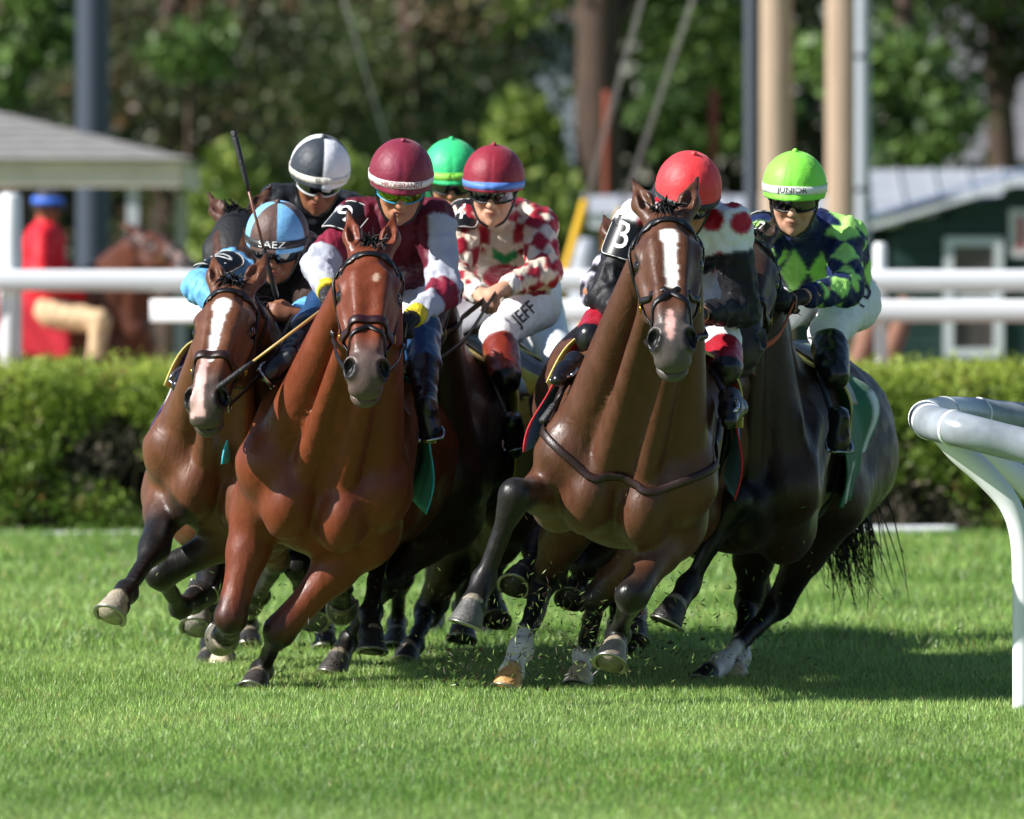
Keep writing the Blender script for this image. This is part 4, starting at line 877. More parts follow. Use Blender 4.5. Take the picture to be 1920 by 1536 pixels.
def helmet(parent, h, R, hk, colf, bandcol=None, text=None, tcol=None, tsize=.022, band=(.74, .90), ang0=0.0, tsx=1.0, button=True, bold=.0):
    nt, npz = 96, 30; rf, rl, ru = .137 * hk, .119 * hk, .128 * hk; c = h(.004, 0, .040)
    def pt(th, ph, off=0.0):
        x, y, z = math.cos(th) * math.sin(ph), math.sin(th) * math.sin(ph), math.cos(ph)
        bulge = 1 - .02 * abs(math.cos(th * 3)) ** 30 * math.sin(ph)
        pk = max(0, math.cos(th)) ** 3 * max(0, (ph - 1.45)) * .09
        return c + R @ np.array(((rf * bulge + off + pk) * x, (rl * bulge + off) * y, (ru + off) * z))
    def pmax(th): return 1.74 + .22 * (1 - math.cos(th)) * .5 + .06 * math.sin(th) ** 2
    V = [pt(0, .001)]; C = [colf(0, 0)]
    for j in range(1, npz + 1):
        for k in range(nt):
            th = 2 * math.pi * k / nt; ph = pmax(th) * j / npz; V.append(pt(th, ph)); C.append(colf((th + math.pi) % (2 * math.pi) - math.pi, ph))
    F = [(0, 1 + k, 1 + (k + 1) % nt) for k in range(nt)]
    for j in range(npz - 1):
        a = 1 + j * nt
        for k in range(nt): F.append((a + k, a + nt + k, a + nt + (k + 1) % nt, a + (k + 1) % nt))
    C = np.array([np.array(lin(x)) if isinstance(x, str) else x for x in C])
    o = obj('helmet', V, F, m_cap, parent, True, cols=C); md = o.modifiers.new('thickness', 'SOLIDIFY'); md.thickness = .006; md.offset = -1
    if button: MB().tube([pt(0, .001) - R[:, 2] * .003, pt(0, .001, .006), pt(.8, .05, .012)], [.014, .010, .003], 10).build('button', o.data.materials[0], o, True, cols=np.tile(C[0], (30, 1)))
    if bandcol:
        b0, b1 = band; V = []; 
        for k in range(nt):
            th = 2 * math.pi * k / nt
            for f in (b0, b1): V.append(pt(th, pmax(th) * f, .0028))
        F = [(2 * k, 2 * k + 1, (2 * k + 3) % (2 * nt), (2 * k + 2) % (2 * nt)) for k in range(nt)]
        bo = obj('band', V, F, m_cap, o, True, cols=np.tile(np.array(lin(bandcol)), (len(V), 1))); md = bo.modifiers.new('thickness', 'SOLIDIFY'); md.thickness = .002
        if text:
            tv, tf = text_mesh(text, tsize, bold, tsx); V = []
            for x, y, _ in tv:
                th = ang0 + x / (.125 * hk); V.append(pt(th, pmax(th) * (b0 + b1) / 2 - y / (.125 * hk), .0058))
            obj('lettering', V, tf, tcol or m_inkb, o, False)
    for s in (-1, 1):
        MB().tube(smoothpath([h(.02, s * .088, .0), h(.03, s * .082, -.05), h(.06, s * .05, -.115), h(.07, s * .012, -.138)], 5), .003, 6, True, 0, 2.4).build('chin_strap', m_leather2, o, True)
    return o
def goggles(parent, h, R, lens, frame, y0=-.010, hh=.027, ext=1.2, rf=.118):
    V = []; n = 25
    for j, dz in enumerate(np.linspace(-1, 1, 7)):
        for t in np.linspace(-ext, ext, n):
            notch = .016 * math.exp(-(t / .13) ** 2) if dz < 0 else 0
            z = y0 + dz * (hh * (1 - .30 * (abs(t) / ext) ** 3) - notch)
            V.append(h((rf - .006 * dz * dz) * math.cos(t), .090 * math.sin(t), z))
    F = [(j * n + k, j * n + k + 1, (j + 1) * n + k + 1, (j + 1) * n + k) for j in range(6) for k in range(n - 1)]
    g = obj('goggles', V, F, lens, parent, True); md = g.modifiers.new('thickness', 'SOLIDIFY'); md.thickness = .003
    V = np.array(V); edge = np.vstack([V[:n], V[2 * n - 1:6 * n:n], V[6 * n:][::-1], V[n:6 * n:n][::-1], V[:1]])
    MB().tube(edge, .0035, 6, False).build('goggle_frame', frame, g, True)
    for s in (-1, 1): MB().tube(smoothpath([h(rf * math.cos(ext), s * .09 * math.sin(ext), y0), h(.0, s * .093, y0 + .01), h(-.06, s * .085, y0 + .02)], 4), .0025, 6, True, 0, 4).build('goggle_strap', frame, g, True)
    return g
def armband(parent, a, b, r, t0, t1, num, facing, size, plate=m_plate, w=1.15, sx=1.0, rot=0.0):
    ax = nz(b - a); f = nz(np.array(facing, float) - ax * (np.array(facing) @ ax)); g = np.cross(ax, f); V = []; n = 17; L = np.linalg.norm(b - a)
    def pt(x, y, off): th = x / r; return a + ax * (lerp(t0, t1, .5) * L - y) + (f * math.cos(th) - g * math.sin(th)) * (r + off)
    hw, hh = r * w, (t1 - t0) * L / 2
    for i in range(n):
        for j in range(n):
            x, y = -1 + 2 * i / (n - 1), -1 + 2 * j / (n - 1)
            m = max(abs(x), abs(y)); q = (abs(x) ** 5 + abs(y) ** 5) ** .2; k = m / q if q > 0 else 1
            V.append(pt(x * k * hw, y * k * hh, .0))
    F = [(i * n + j, i * n + j + 1, (i + 1) * n + j + 1, (i + 1) * n + j) for i in range(n - 1) for j in range(n - 1)]
    o = obj('armband', V, F, plate, parent, True); md = o.modifiers.new('thickness', 'SOLIDIFY'); md.thickness = .004; md.offset = 0
    V = np.array(V).reshape(n, n, 3); e = [pt(x * hw * .95, y * hh * .95, .0035) for x, y in [(math.copysign(abs(math.cos(t)) ** .45, math.cos(t)), math.copysign(abs(math.sin(t)) ** .45, math.sin(t))) for t in np.linspace(0, 6.2832, 40)]]
    MB().tube(e, .0022, 6, False).build('armband_edge', mat('armband_edge', lin('#cfcfcb'), .5), o, True)
    tv, tf = text_mesh(num, size, .0004, sx); cr, sr = math.cos(math.radians(rot)), math.sin(math.radians(rot)); obj('number', [pt(x * cr - y * sr, x * sr + y * cr, .0045) for x, y, _ in tv], tf, m_ink, o, False)
    return o
def make_jockey(H, label, sp, group='jockeys riding in the race', vox=.0095):
    tl = H.tl; Yb = H.Y; J = {}
    if 'armw' in sp: J['armw'] = sp['armw']
    sh, ar = sp['sh'], sp['arm']; hcen = P(sp['head'][0], sp['head'][1], Yb + sp.get('hd', .22))
    for s, i in (('R', 0), ('L', 1)):
        J['sh' + s] = P(sh[i][0], sh[i][1], Yb + sp.get('sd', .42))
        e = ar[i]; J['el' + s] = onray(e[0][0], e[0][1], J['sh' + s], .30, e[0][2] if len(e[0]) > 2 else -1); J['wr' + s] = onray(e[1][0], e[1][1], J['el' + s], .25, e[1][2] if len(e[1]) > 2 else -1)
    J['chest'] = (J['shR'] + J['shL']) / 2 - H.F * .10 - np.array((0, 0, .045)); J['pelvis'] = tl(*sp.get('pelvis', (-.10, 0, 1.80))) if 'pelpx' not in sp else P(sp['pelpx'][0], sp['pelpx'][1], Yb + sp['pelpx'][2])
    nb = (J['shR'] + J['shL']) / 2 + np.array((0, 0, .03)) - H.F * .01
    fw, lf, up = head_frame(*sp.get('hf', (22, 0, 0))); hk = sp.get('hk', 1.0)
    root = empty('person', (J['pelvis'][0], J['pelvis'][1], J['pelvis'][2] - .15), label, 'person', group); sk = np.array(lin(SKINS[sp.get('skin', 'tan')]))
    lat = nz(J['shL'] - J['shR'])
    def torso(S, gr=0.0):
        mid = lerp(J['pelvis'], J['chest'], .5) + H.U * .05
        S.rc(J['pelvis'], mid, .125 + gr, .125 + gr, .05, w=lat, asp=1.15); S.rc(mid, J['chest'], .125 + gr, .135 + gr, .06, w=lat, asp=1.15)
        S.rc(J['chest'], nb, .12 + gr, .055 + gr, .05)
        for s in ('R', 'L'):
            S.rc(lerp(J['chest'], nb, .4), J['sh' + s], .09 + gr, .066 + gr, .05); S.rc(J['sh' + s], J['el' + s], .060 + gr, .047 + gr, .03); S.rc(J['el' + s], J['wr' + s], .047 + gr, .030 + gr * .6, .02)
    S = Sculpt(); torso(S); h, R = add_head(S, hcen, fw, lf, up, nb, hk)
    hands = Sculpt()
    for s, sg in (('R', -1), ('L', 1)):
        d = nz(J['wr' + s] - J['el' + s]); hd = sp.get('hand' + s, {}); add_hand(hands, J['wr' + s], hd.get('d', d), np.array(hd.get('n', (0, -.35, 1))), np.array(hd.get('s', (-sg * 1., -.2, .3))), hd.get('curl', 1.0), hd.get('spread', .0165))
    S.p += hands.p
    hb = np.array([h(f, l, u) for f in (-.1, .13) for l in (-.09, .09) for u in (-.16, .13)])
    V, Q = S.mesh(vox, smooth=2, fine=(hb.min(0), hb.max(0), vox * .55)); c = np.tile(sk, (len(V), 1)); X = (V - hcen) @ R / hk
    lips = np.exp(-((X[:, 1] / .026) ** 4)) * np.exp(-(((X[:, 2] + .082) / .011) ** 4)) * (X[:, 0] > .075); c = lerp(c, np.array(lin('#a35a50')), lips[:, None] * .7)
    chk = np.exp(-(((np.abs(X[:, 1]) - .042) / .022) ** 2 + ((X[:, 2] + .045) / .022) ** 2)) * (X[:, 0] > .02) * (np.abs(X[:, 1]) < .1); c = lerp(c, sk * np.array((1.08, .80, .74)), chk[:, None] * .5)
    if sp.get('teeth'): c[(np.abs(X[:, 1]) < .017) & (np.abs(X[:, 2] + .081) < .0045) & (X[:, 0] > .075)] = np.array(lin('#d9d2c8'))
    if sp.get('beard'): c = lerp(c, sk * .55, (((X[:, 2] < -.06) & (X[:, 0] > 0) & (X[:, 2] > -.16) & (np.abs(X[:, 1]) < .08)) * .35)[:, None])
    c = lerp(c, BLACK, ((X[:, 2] > .0) & (X[:, 0] < .05) & (np.abs(X[:, 1]) < .12) & (X[:, 2] < .2) & (X[:, 0] > -.16))[:, None] * .9)
    obj('body', V, Q, m_skin, root, True, cols=c * (1 + .12 * (fbm(V * 60) - .5))[:, None])
    # shirt: a looser skin over torso and arms, folds pressed in
    S = Sculpt(); torso(S, .012); nk = hcen - up * .02
    S.rc(nb, h(-.01, 0, -.085), .062, .062, .02); S.el(h(.0, 0, -.02), (.12, .12, .095), R, .01, -1)
    for s in ('R', 'L'):
        d = nz(J['wr' + s] - J['el' + s]); S.el(J['wr' + s] + d * .055, (.06,) * 3, None, .008, -1)
    V, Q = S.mesh(vox * .92, smooth=2); N = vnormals(V, Q); ax = nz(J['chest'] - J['pelvis'])
    fo = fbm(V * 13 + np.outer(V @ lat, lat) * 9, 3); V = V + N * ((np.abs(fo - .5) * -2 + .3) * sp.get('fold', .030))[:, None]
    side, t = bands(V, J); ctx = dict(V=V, side=side, t=t, J=J, lat=(V - J['chest']) @ lat, z=(V - J['chest']) @ np.cross(lat, np.array((0, -1., 0))) * -1, y=V[:, 1] - J['chest'][1])
    ctx['z'] = V[:, 2] - J['chest'][2]; c = np.zeros((len(V), 3)); sp['silk'](c, ctx)
    obj('shirt', V, Q, m_silk, root, True, cols=smoothcol(c, Q))
    # breeches and boots
    S = Sculpt(); bt = sp.get('boots', {}); lg = sp.get('legs', {}); BTS = []
    S.el(J['pelvis'], (.12, .145, .11), np.stack([H.F, H.L, H.U], 1), .05)
    for s, sg in (('R', -1), ('L', 1)):
        hp = J['pelvis'] + H.L * sg * .085 - H.U * .02
        kn = tl(.34, sg * .30, 1.46) if 'kn' + s not in lg else onray(lg['kn' + s][0], lg['kn' + s][1], hp, .44, -1)
        ak = tl(.02, sg * .35, 1.12) if 'ak' + s not in lg else onray(lg['ak' + s][0], lg['ak' + s][1], kn, .40, 1)
        toe = ak + nz(H.F * .9 - H.U * .3 + H.L * sg * .25) * .17 if 'to' + s not in lg else onray(lg['to' + s][0], lg['to' + s][1], ak, .18, -1)
        kn, ak, toe = clear(kn, H.barrel, .085), clear(ak, H.barrel, .085), clear(toe, H.barrel, .07)
        J['kn' + s], J['ak' + s], J['to' + s] = kn, ak, toe
        S.rc(J['pelvis'] + H.L * sg * .05, hp, .115, .10, .05); kr = .058 if bt.get('bs', .16) <= .1 else .066; S.rc(hp, kn, .10, kr, .05); S.rc(kn, lerp(kn, ak, .30), kr, .046, .03)
    V, Q = S.mesh(vox * 1.25, smooth=2); N = vnormals(V, Q); fo = fbm(V * 16, 3); V = V + N * ((np.abs(fo - .5) * -2 + .3) * .016)[:, None]
    breech = obj('breeches', V, Q, m_white, root, True, cols=np.tile(np.array(lin(sp.get('pants', '#eef0f4'))), (len(V), 1))); H.brS = S
    for s, sg in (('R', -1), ('L', 1)):
        kn, ak, toe = J['kn' + s], J['ak' + s], J['to' + s]; S = Sculpt(); d = nz(toe - ak); dn = nz(ak - kn); back = nz(-d + dn * (d @ dn))
        bs = bt.get('bs', .16); S.rc(lerp(kn, ak, bs), lerp(kn, ak, .5), .070, .062, .02)
        if bs <= 0: S.el(kn, .073, None, .02); S.rc(lerp(kn, ak, .45), ak, .056, .038, .03)
        S.rc(ak, ak + dn * .045, .040, .036, .02)
        S.rc(ak + back * .035 + dn * .045, ak + d * .08 + dn * .035, .033, .036, .02); S.rc(ak + d * .06 + dn * .03, toe + dn * .035, .038, .026, .025)
        V, Q = S.mesh(vox * 1.1, smooth=2); _, t = segt(V, kn, ak); bc = np.tile(np.array(lin(bt.get('col', '#121115'))), (len(V), 1))
        if 'top' in bt: bc[t < bt.get('tt', .42)] = np.array(lin(bt['top']))
        V = V + vnormals(V, Q) * ((np.abs(fbm(V * 18, 2) - .5) * -2 + .3) * .012)[:, None]
        b = obj('boot', V, Q, m_boot, root, True, cols=bc)
        # stirrup iron round the foot and its leather
        m = ak + d * .09 + dn * .03; sd_ = nz(np.cross(d, dn)); pts = [m + sd_ * .046 * math.cos(a) - dn * (.068 * math.sin(a) - .01) for a in np.linspace(-.5, math.pi + .5, 16)]
        st = MB().tube(pts, .006, 7, True, 0, 1.5); st.bar(pts[0], pts[-1], .03, .008); st.build('stirrup', m_steel, H.root, True)
        MB().tube(smoothpath([m - dn * .065, lerp(ak, kn, .5) - H.L * sg * .055, tl(.12, sg * .2, 1.44)], 6), .0035, 6, True, 0, 3.2).build('stirrup_leather', m_leather2, H.root, True)
    if sp.get('gloves'):
        V, Q = hands.mesh(vox * .75, .0028, 1); c = np.tile(np.array(lin(sp['gloves'])), (len(V), 1))
        for side in ('R', 'L'):
            k = np.linalg.norm(V - J['wr' + side], axis=1) < .25
            W_, o_ = J['wr' + ('L' if side == 'R' else 'R')], J['wr' + side]; k = np.linalg.norm(V - o_, axis=1) < np.linalg.norm(V - W_, axis=1)
            idm = -np.ones(len(V), int); idm[k] = np.arange(k.sum()); q = idm[Q]; q = q[(q >= 0).all(1)]
            obj('glove', V[k], q, m_glove, root, True, cols=c[k])
    for s in ('R', 'L'):
        if sp.get('cuff'):
            d = nz(J['wr' + s] - J['el' + s]); w = J['wr' + s]; MB().tube([w - d * .03, w - d * .028, w + d * .018, w + d * .02], [.036, .041, .041, .036], 18).build('cuff', mat('cuff_' + sp['cuff'], lin(sp['cuff']), .7, bump=.5, bscale=80), root, True)
    he = sp['helmet']; ho = helmet(root, h, R, hk * he.get('k', 1.0), he['col'], he.get('band'), he.get('text'), he.get('tcol'), he.get('size', .022), he.get('pos', (.76, .90)), he.get('ang', 0), he.get('sx', 1.0))
    gg = sp.get('goggles', (m_lens, m_leather2)); goggles(root, h, R, *gg)
    if 'num' in sp:
        n = sp['num']; armband(root, J['shR'], J['elR'], .080, n.get('t0', .05), n.get('t1', .55), n['s'], n.get('f', (0, -1, .3)), n.get('size', .13), sx=n.get('sx', .85), w=n.get('w', 1.0), rot=n.get('rot', 0))
    H.J = J; H.jroot = root; H.h = h; H.jR = R
    return J
def solid(c, ctx, col): c[:] = np.array(lin(col))
def rein(H, side, pts=None, m=None, name='rein', w=.011):
    b = H.bitR if side == 'R' else H.bitL; wr = H.J['wr' + side] + nz(H.J['wr' + side] - H.J['el' + side]) * .06
    mid = lerp(b, wr, .5) + np.array((0, 0, -.02)) + H.T * (.015 if side == 'L' else -.015)
    p = smoothpath([b, lerp(b, mid, .5) + H.T * (.012 if side == 'L' else -.012), mid, wr], 8)
    k = H.S.ev(p) < .014; k[-5:] = False; p[k] = H.S.snap(p[k], .014, 4)
    MB().tube(p, .0045, 6, True, 0, w / .0045, [np.array((0, 0, 1.)) + np.array((.3, 0, 0))] * len(p)).build(name, m or m_leather2, H.root, True)
def whip(label, a, b, flap=True, grip=.3, shaftcol='#1a1a1c'):
    """a held riding whip from handle a to tip b"""
    r = empty('riding_whip', a, label, 'whip', 'riding whips'); a = np.array(a); b = np.array(b); L = np.linalg.norm(b - a)
    MB().tube([a, lerp(a, b, .02), lerp(a, b, grip - .01), lerp(a, b, grip)], [.007, .011, .009, .006], 10).build('handle', m_leather2, r, True)
    MB().tube([lerp(a, b, grip), lerp(a, b, .68)], [.0062, .0048], 8).build('shaft', mat('whip_shaft' + shaftcol, lin(shaftcol), .35), r, True)
    MB().tube([lerp(a, b, .64), lerp(a, b, .70), lerp(a, b, .98), b], [.006, .010, .013, .010], 8, True, 0, 1.6).build('popper', mat('whip_popper', lin('#2a2a2c'), .5, bump=.6, bscale=120), r, True)
    return r

def paint_text(H, S, part, s, size, uc, vc, ang, m, bold=.001, sx=1.0):
    tv, tf = text_mesh(s, size, bold, sx); k = FPX / (H.Y + .3); ca, sa = math.cos(math.radians(ang)), math.sin(math.radians(ang))
    uv = [(uc + k * (x * ca - y * sa), vc - k * (x * sa + y * ca)) for x, y, _ in tv]; o = [q for q in H.jroot.children if q.name.startswith(part)][0]
    obj('lettering', raycast(S, uv, H.Y), tf, m, o, False)
# ------------------------------------------------------------------ the field: horses, riders, tack
RACE = 'horses galloping in the race'
C_ = lambda h: np.array(lin(h))
VF, VB = .0175, .023
def quarters(cols, off=0.0, n=None):
    n = n or len(cols)
    return lambda th, ph: cols[int(((th + off) % (2 * math.pi)) / (2 * math.pi) * n) % len(cols)]
# --- nine: maroon and grey, red bay
h9 = make_horse('racehorse', 'red bay racehorse with plain face, nearest on the left side of the field', RACE, dict(
    rump=1.2, breast=(600, 928, 34.1), yaw=-.5, lean=14, coat='#70341a', fine=.40, poll=(694, 480), muz=(686, 722), hyaw=2, neck=.84,
    legs=dict(fR=[(432, 1160, -1), (433, 1172, 1), (421, 1192, 1)], fL=[(524, 1183, -1), (490, 1258, 1), (480, 1280, -1)],
              hR=[(480, 985, -1), (520, 1050, 1), (484, 1118, 1), (470, 1132, 1)], hL=[(725, 950, -1), (712, 1020, 1), (694, 1150, -1), (697, 1195, -1)]),
    blackfrom=.74, blaze=[(.16, .20, 0, .012, .02, '#b99a86')], hoofcol=('#6b6459', '#3c3835', '#4a453c', '#262321'), ears=(.03, 0), muzcol='#5a504c'), VF)
bridle(h9, m_leather2, 'double', nosecol=mat('dark_maroon_leather', lin('#2c1016'), .4))
tack(h9, '#45c4e0', flare=.08)
def silk9(c, x):
    s, t = x['side'], x['t']; c[:] = C_('#5d1226'); g = C_('#b3b6c2')
    c[(s != 0) & (t < .55)] = g; k = (s != 0); c[k & (t >= .42) & (t < .80)] = C_('#7d1a33'); c[k & (t >= .80)] = g; c[k & (t >= 1.30) & (t < 1.62)] = C_('#7d1a33') 
    L = (s == 1); c[L & (t < 1.05)] = g; c[L & (t >= 1.05) & (t < 1.45)] = C_('#7d1a33'); c[L & (t >= 1.45)] = g
    c[(np.abs(x['lat']) < .125) & (t < .7)] = C_('#5d1226')
    R = (s == -1) & (x['lat'] < -.125); c[R & (t < .45)] = g; c[R & (t >= .45) & (t < .82)] = C_('#7d1a33'); c[R & (t >= .82)] = g
make_jockey(h9, 'jockey in maroon and grey sleeves with maroon cap and mirrored goggles', dict(
    head=(751, 343), hf=(24, 2, 3), sh=[(668, 415), (812, 415)], arm=[[(598, 497), (614, 545)], [(835, 545), (778, 592)]], silk=silk9, skin='tan', gloves='#17171a', cuff='#e6cf2e',
    goggles=(m_mirror, mat('blue_frame', lin('#3c9ac0'), .3)), boots=dict(col='#15151a', top='#274a73', tt=.5, bs=-.02), legs=dict(knR=(612, 572), akR=(540, 668), toR=(508, 696), knL=(790, 620), akL=(800, 760), toL=(806, 800)),
    helmet=dict(col=lambda th, ph: '#7b1531' if math.sin(th * 4) > 0 else '#82173a', band='#e9e2dc', text='HILDEBRANDT', tcol=m_inkr, size=.024, sx=1.05, pos=(.80, .90)), num=dict(s='9', size=.15, t0=-.05, t1=.55, f=(-.35, -1, .35), rot=32)))
for s in 'RL': rein(h9, s)
# --- three: white with red dots, black sleeves, dark bay
h3 = make_horse('racehorse', 'dark bay racehorse with white blaze and white hind socks, front right', RACE, dict(
    rump=1.2, pitch=-3, breast=(1165, 916, 33.0), yaw=-4, lean=13, coat='#54321f', fine=.40, hs=1.14, poll=(1250, 418), muz=(1262, 668), hyaw=1, neck=.82,
    legs=dict(fR=[(967, 928, -1), (908, 1088, 1), (885, 1140, -1)], fL=[(1185, 1118, -1), (1160, 1190, 1), (1150, 1222, -1)],
              hR=[(1090, 940, -1), (1018, 1090, 1), (974, 1218, -1), (958, 1265, -1)], hL=[(1290, 960, -1), (1118, 1120, 1), (1094, 1232, 1), (1086, 1268, -1)]),
    socks=(0, 0, .22, .12), blackfrom=.62, muzcol='#55514f', hoofcol=('#5b5955', '#8b8071', '#c8975c', '#d8c49a'), sole=60,
    blaze=[(.115, .185, 0, .030, .002, '#e9e4de'), (.15, .35, .020, .018, .004, '#e9e4de'), (.44, .56, 0, .014, -.006, '#d9a9a0')], ears=(.06, 0)), VF)
bridle(h3, m_leather2, 'cross')
tack(h3, '#3a6cc0', flare=.08, band=[(lambda u, a: u > .93, '#c9262c')])
strap([h3.tl(.60, -.36, 1.36), h3.tl(.78, -.34, 1.22), h3.tl(.95, -.15, 1.10), h3.tl(1.0, 0, 1.08), h3.tl(.95, .15, 1.10), h3.tl(.80, .34, 1.24), h3.tl(.62, .36, 1.38)], h3.S, .015, .004, .007).build('breastplate', m_leather, h3.root, True)
def dots(c, k, x, cen, r, col):
    for (a, b) in cen: c[k & (np.hypot(x['lat'] - a, x['z'] - b) < r)] = C_(col)
def silk3(c, x):
    s, t = x['side'], x['t']; c[:] = C_('#eef0f4'); k = (s == 0) | (t < .35)
    dots(c, k, x, [(.095, .055), (-.13, .05), (.20, .045), (0, -.12), (.13, -.10), (-.08, -.06), (-.2, .0), (.05, .16), (-.1, .16), (.17, .14)], .042, '#b3162a')
    kk = (s != 0) & (t > .30); c[kk] = C_('#17171c'); c[(s == -1) & (t > .0)] = C_('#17171c')
make_jockey(h3, 'jockey in white with red dots, black sleeves and red cap, head bowed', dict(
    armw=(.13, .01), head=(1288, 368), hf=(26, 3, 7), sh=[(1192, 418), (1368, 425)], arm=[[(1136, 560), (1200, 590)], [(1392, 582), (1318, 588)]], silk=silk3, gloves='#141416', hd=.42, sd=.52,
    boots=dict(col='#121114', top='#a31f2e', tt=.52, bs=.2), legs=dict(knR=(1140, 590), akR=(1078, 680), toR=(1052, 705), knL=(1352, 640), akL=(1368, 745), toL=(1366, 782)),
    helmet=dict(col=lambda th, ph: '#ee3a3f', band='#1b1b1f', pos=(.90, .99)), num=dict(s='3', size=.15, t0=.0, t1=.55, f=(-.3, -1, .2), rot=10)))
for s in 'RL': rein(h3, s)
# --- ten: light blue and brown, bay with a long blaze
h10 = make_horse('racehorse', 'bay racehorse with long white blaze and pink nose, leftmost in the field', RACE, dict(
    breast=(422, 900, 34.8), yaw=-4, lean=14, coat='#633b24', fine=.40, poll=(437, 552), muz=(380, 775), hyaw=-17, neck=.80,
    legs=dict(fR=[(290, 1026, -1), (238, 1108, -1), (218, 1134, -1)], fL=[(300, 1076, -1), (338, 1140, 1), (366, 1124, 1)],
              hR=[(380, 970, -1), (404, 1090, 1), (396, 1205, 1), (390, 1238, -1)], hL=[(480, 960, -1), (446, 1090, 1), (426, 1195, 1), (418, 1232, -1)]),
    blackfrom=.35, socks=(0, 0, 0, .0), hoofcol=('#a49a86', '#2a2725', '#2a2725', '#d8c8a8'), ears=(.05, 0), muzcol='#4c4541',
    blaze=[(.11, .19, 0, .032, .0, '#ece7e2'), (.14, .40, .022, .012, -.004, '#ece7e2'), (.37, .60, .010, .026, -.020, '#ddb5ad')], forelock=70), VF)
bridle(h10, m_leather2, 'plain', nosecol=m_leather)
tack(h10, '#4b2a86', band=[(lambda u, a: (np.abs(a) > 1.2) & (np.abs(a) < 1.45), '#e6e6ea')])
def silk10(c, x):
    s, t = x['side'], x['t']; c[:] = C_('#33241c'); c[(s == -1)] = C_('#6fb4ea'); c[(s == 1) & (t > 1.4)] = C_('#6fb4ea')
J = make_jockey(h10, 'jockey with light blue and brown quartered cap holding whip upright', dict(
    head=(520, 458), hf=(20, -8, 4), sh=[(440, 505), (572, 520)], arm=[[(374, 540), (440, 585)], [(590, 580), (556, 592)]], silk=silk10, skin='brown', hd=.25,
    boots=dict(col='#16161a', top='#243a5c'), handL=dict(d=(-1, -.35, .2), n=(0, -1, .25), s=(-.2, 0, 1), curl=.8, spread=.018), legs=dict(knR=(440, 610), akR=(366, 690), toR=(346, 712)),
    helmet=dict(col=quarters(['#7fc1f0', '#5a4038'], -.15, 6), band='#232326', text='SAEZ', tcol=m_ink, size=.030, sx=1.6, pos=(.80, .92)), num=dict(s='10', size=.13, t0=.12, t1=.85, f=(-.1, -.8, 1), sx=.8, rot=90)))
for s in 'RL': rein(h10, s)
# --- four: cream with dark red diamonds, near black horse
h4 = make_horse('racehorse', 'near black racehorse with yellow saddle cloth, in the middle behind', RACE, dict(
    breast=(748, 905, 35.7), yaw=-9, lean=13, coat='#3a2417', dark='#100d0c', poll=(790, 492), muz=(782, 690), hyaw=0, neck=.80,
    legs=dict(fL=[(722, 1092, -1), (655, 1200, 1), (634, 1240, -1)], fR=[(640, 1040, -1), (640, 1100, 1), (640, 1130, 1)],
              hR=[(880, 980, -1), (800, 1150, 1), (772, 1212, -1), (764, 1232, -1)], hL=[(960, 960, -1), (915, 1080, 1), (925, 1135, 1), (930, 1150, -1)]),
    blackfrom=.5), VB)
bridle(h4, m_leather2, 'plain'); tack(h4, '#d8c321', x0=-.36, band=[(lambda u, a: (u < .3) & (np.hypot((u - .15) * 3, np.abs(a) - 1.2) < .35) & (np.hypot((u - .15) * 3, np.abs(a) - 1.2) > .18), '#1a1a1a')])
def silk4(c, x):
    s, t, V = x['side'], x['t'], x['V']; c[:] = C_('#d8cbb8'); red = C_('#97162c')
    for sd_, nm in ((-1, 'R'), (1, 'L')):
        k = (s == sd_); a = armangle(V, x['J'], nm); u = (t * 2.4 + a / 1.25); v = (t * 2.4 - a / 1.25); c[k & ((np.floor(u) + np.floor(v)) % 2 == 0)] = red
        c[k & (t > 1.82)] = C_('#e9e4dc')
    tz, lt = x['z'], x['lat']; b = s == 0
    c[b & (np.abs(np.abs(lt) - .135) < .030)] = red
    c[b & (np.hypot(lt / .085, (tz + .155) / .050) < 1)] = red; c[b & (np.abs(lt) < .05) & (np.abs(tz + .09 - np.abs(lt) * .6) < .02)] = C_('#1f8a4c')
    c[b & (tz > .06) & ((np.floor(lt * 14 + tz * 14) + np.floor(lt * 14 - tz * 14)) % 2 == 0)] = red
make_jockey(h4, 'jockey in cream with dark red diamonds and dark red cap, smiling', dict(
    head=(926, 352), hf=(14, -6, 2), sh=[(876, 420), (1005, 425)], arm=[[(852, 520), (900, 552)], [(1022, 510), (948, 540)]], silk=silk4, skin='light', hd=.15, pelpx=(962, 552, .85),
    boots=dict(col='#121114', top='#7a2c20', tt=.52), legs=dict(knL=(935, 628), akL=(960, 790), toL=(966, 835)),
    helmet=dict(col=lambda th, ph: '#8f142d', band='#5a86d6', pos=(.84, .95)), num=dict(s='4', size=.12, t0=-.2, t1=.35, f=(-.4, -1, .5))))
for s in 'RL': rein(h4, s, m=m_leather, w=.016)
paint_text(h4, h4.brS, 'breeches', 'JEFF', .075, 984, 588, 42, m_inkb, .001, .75)
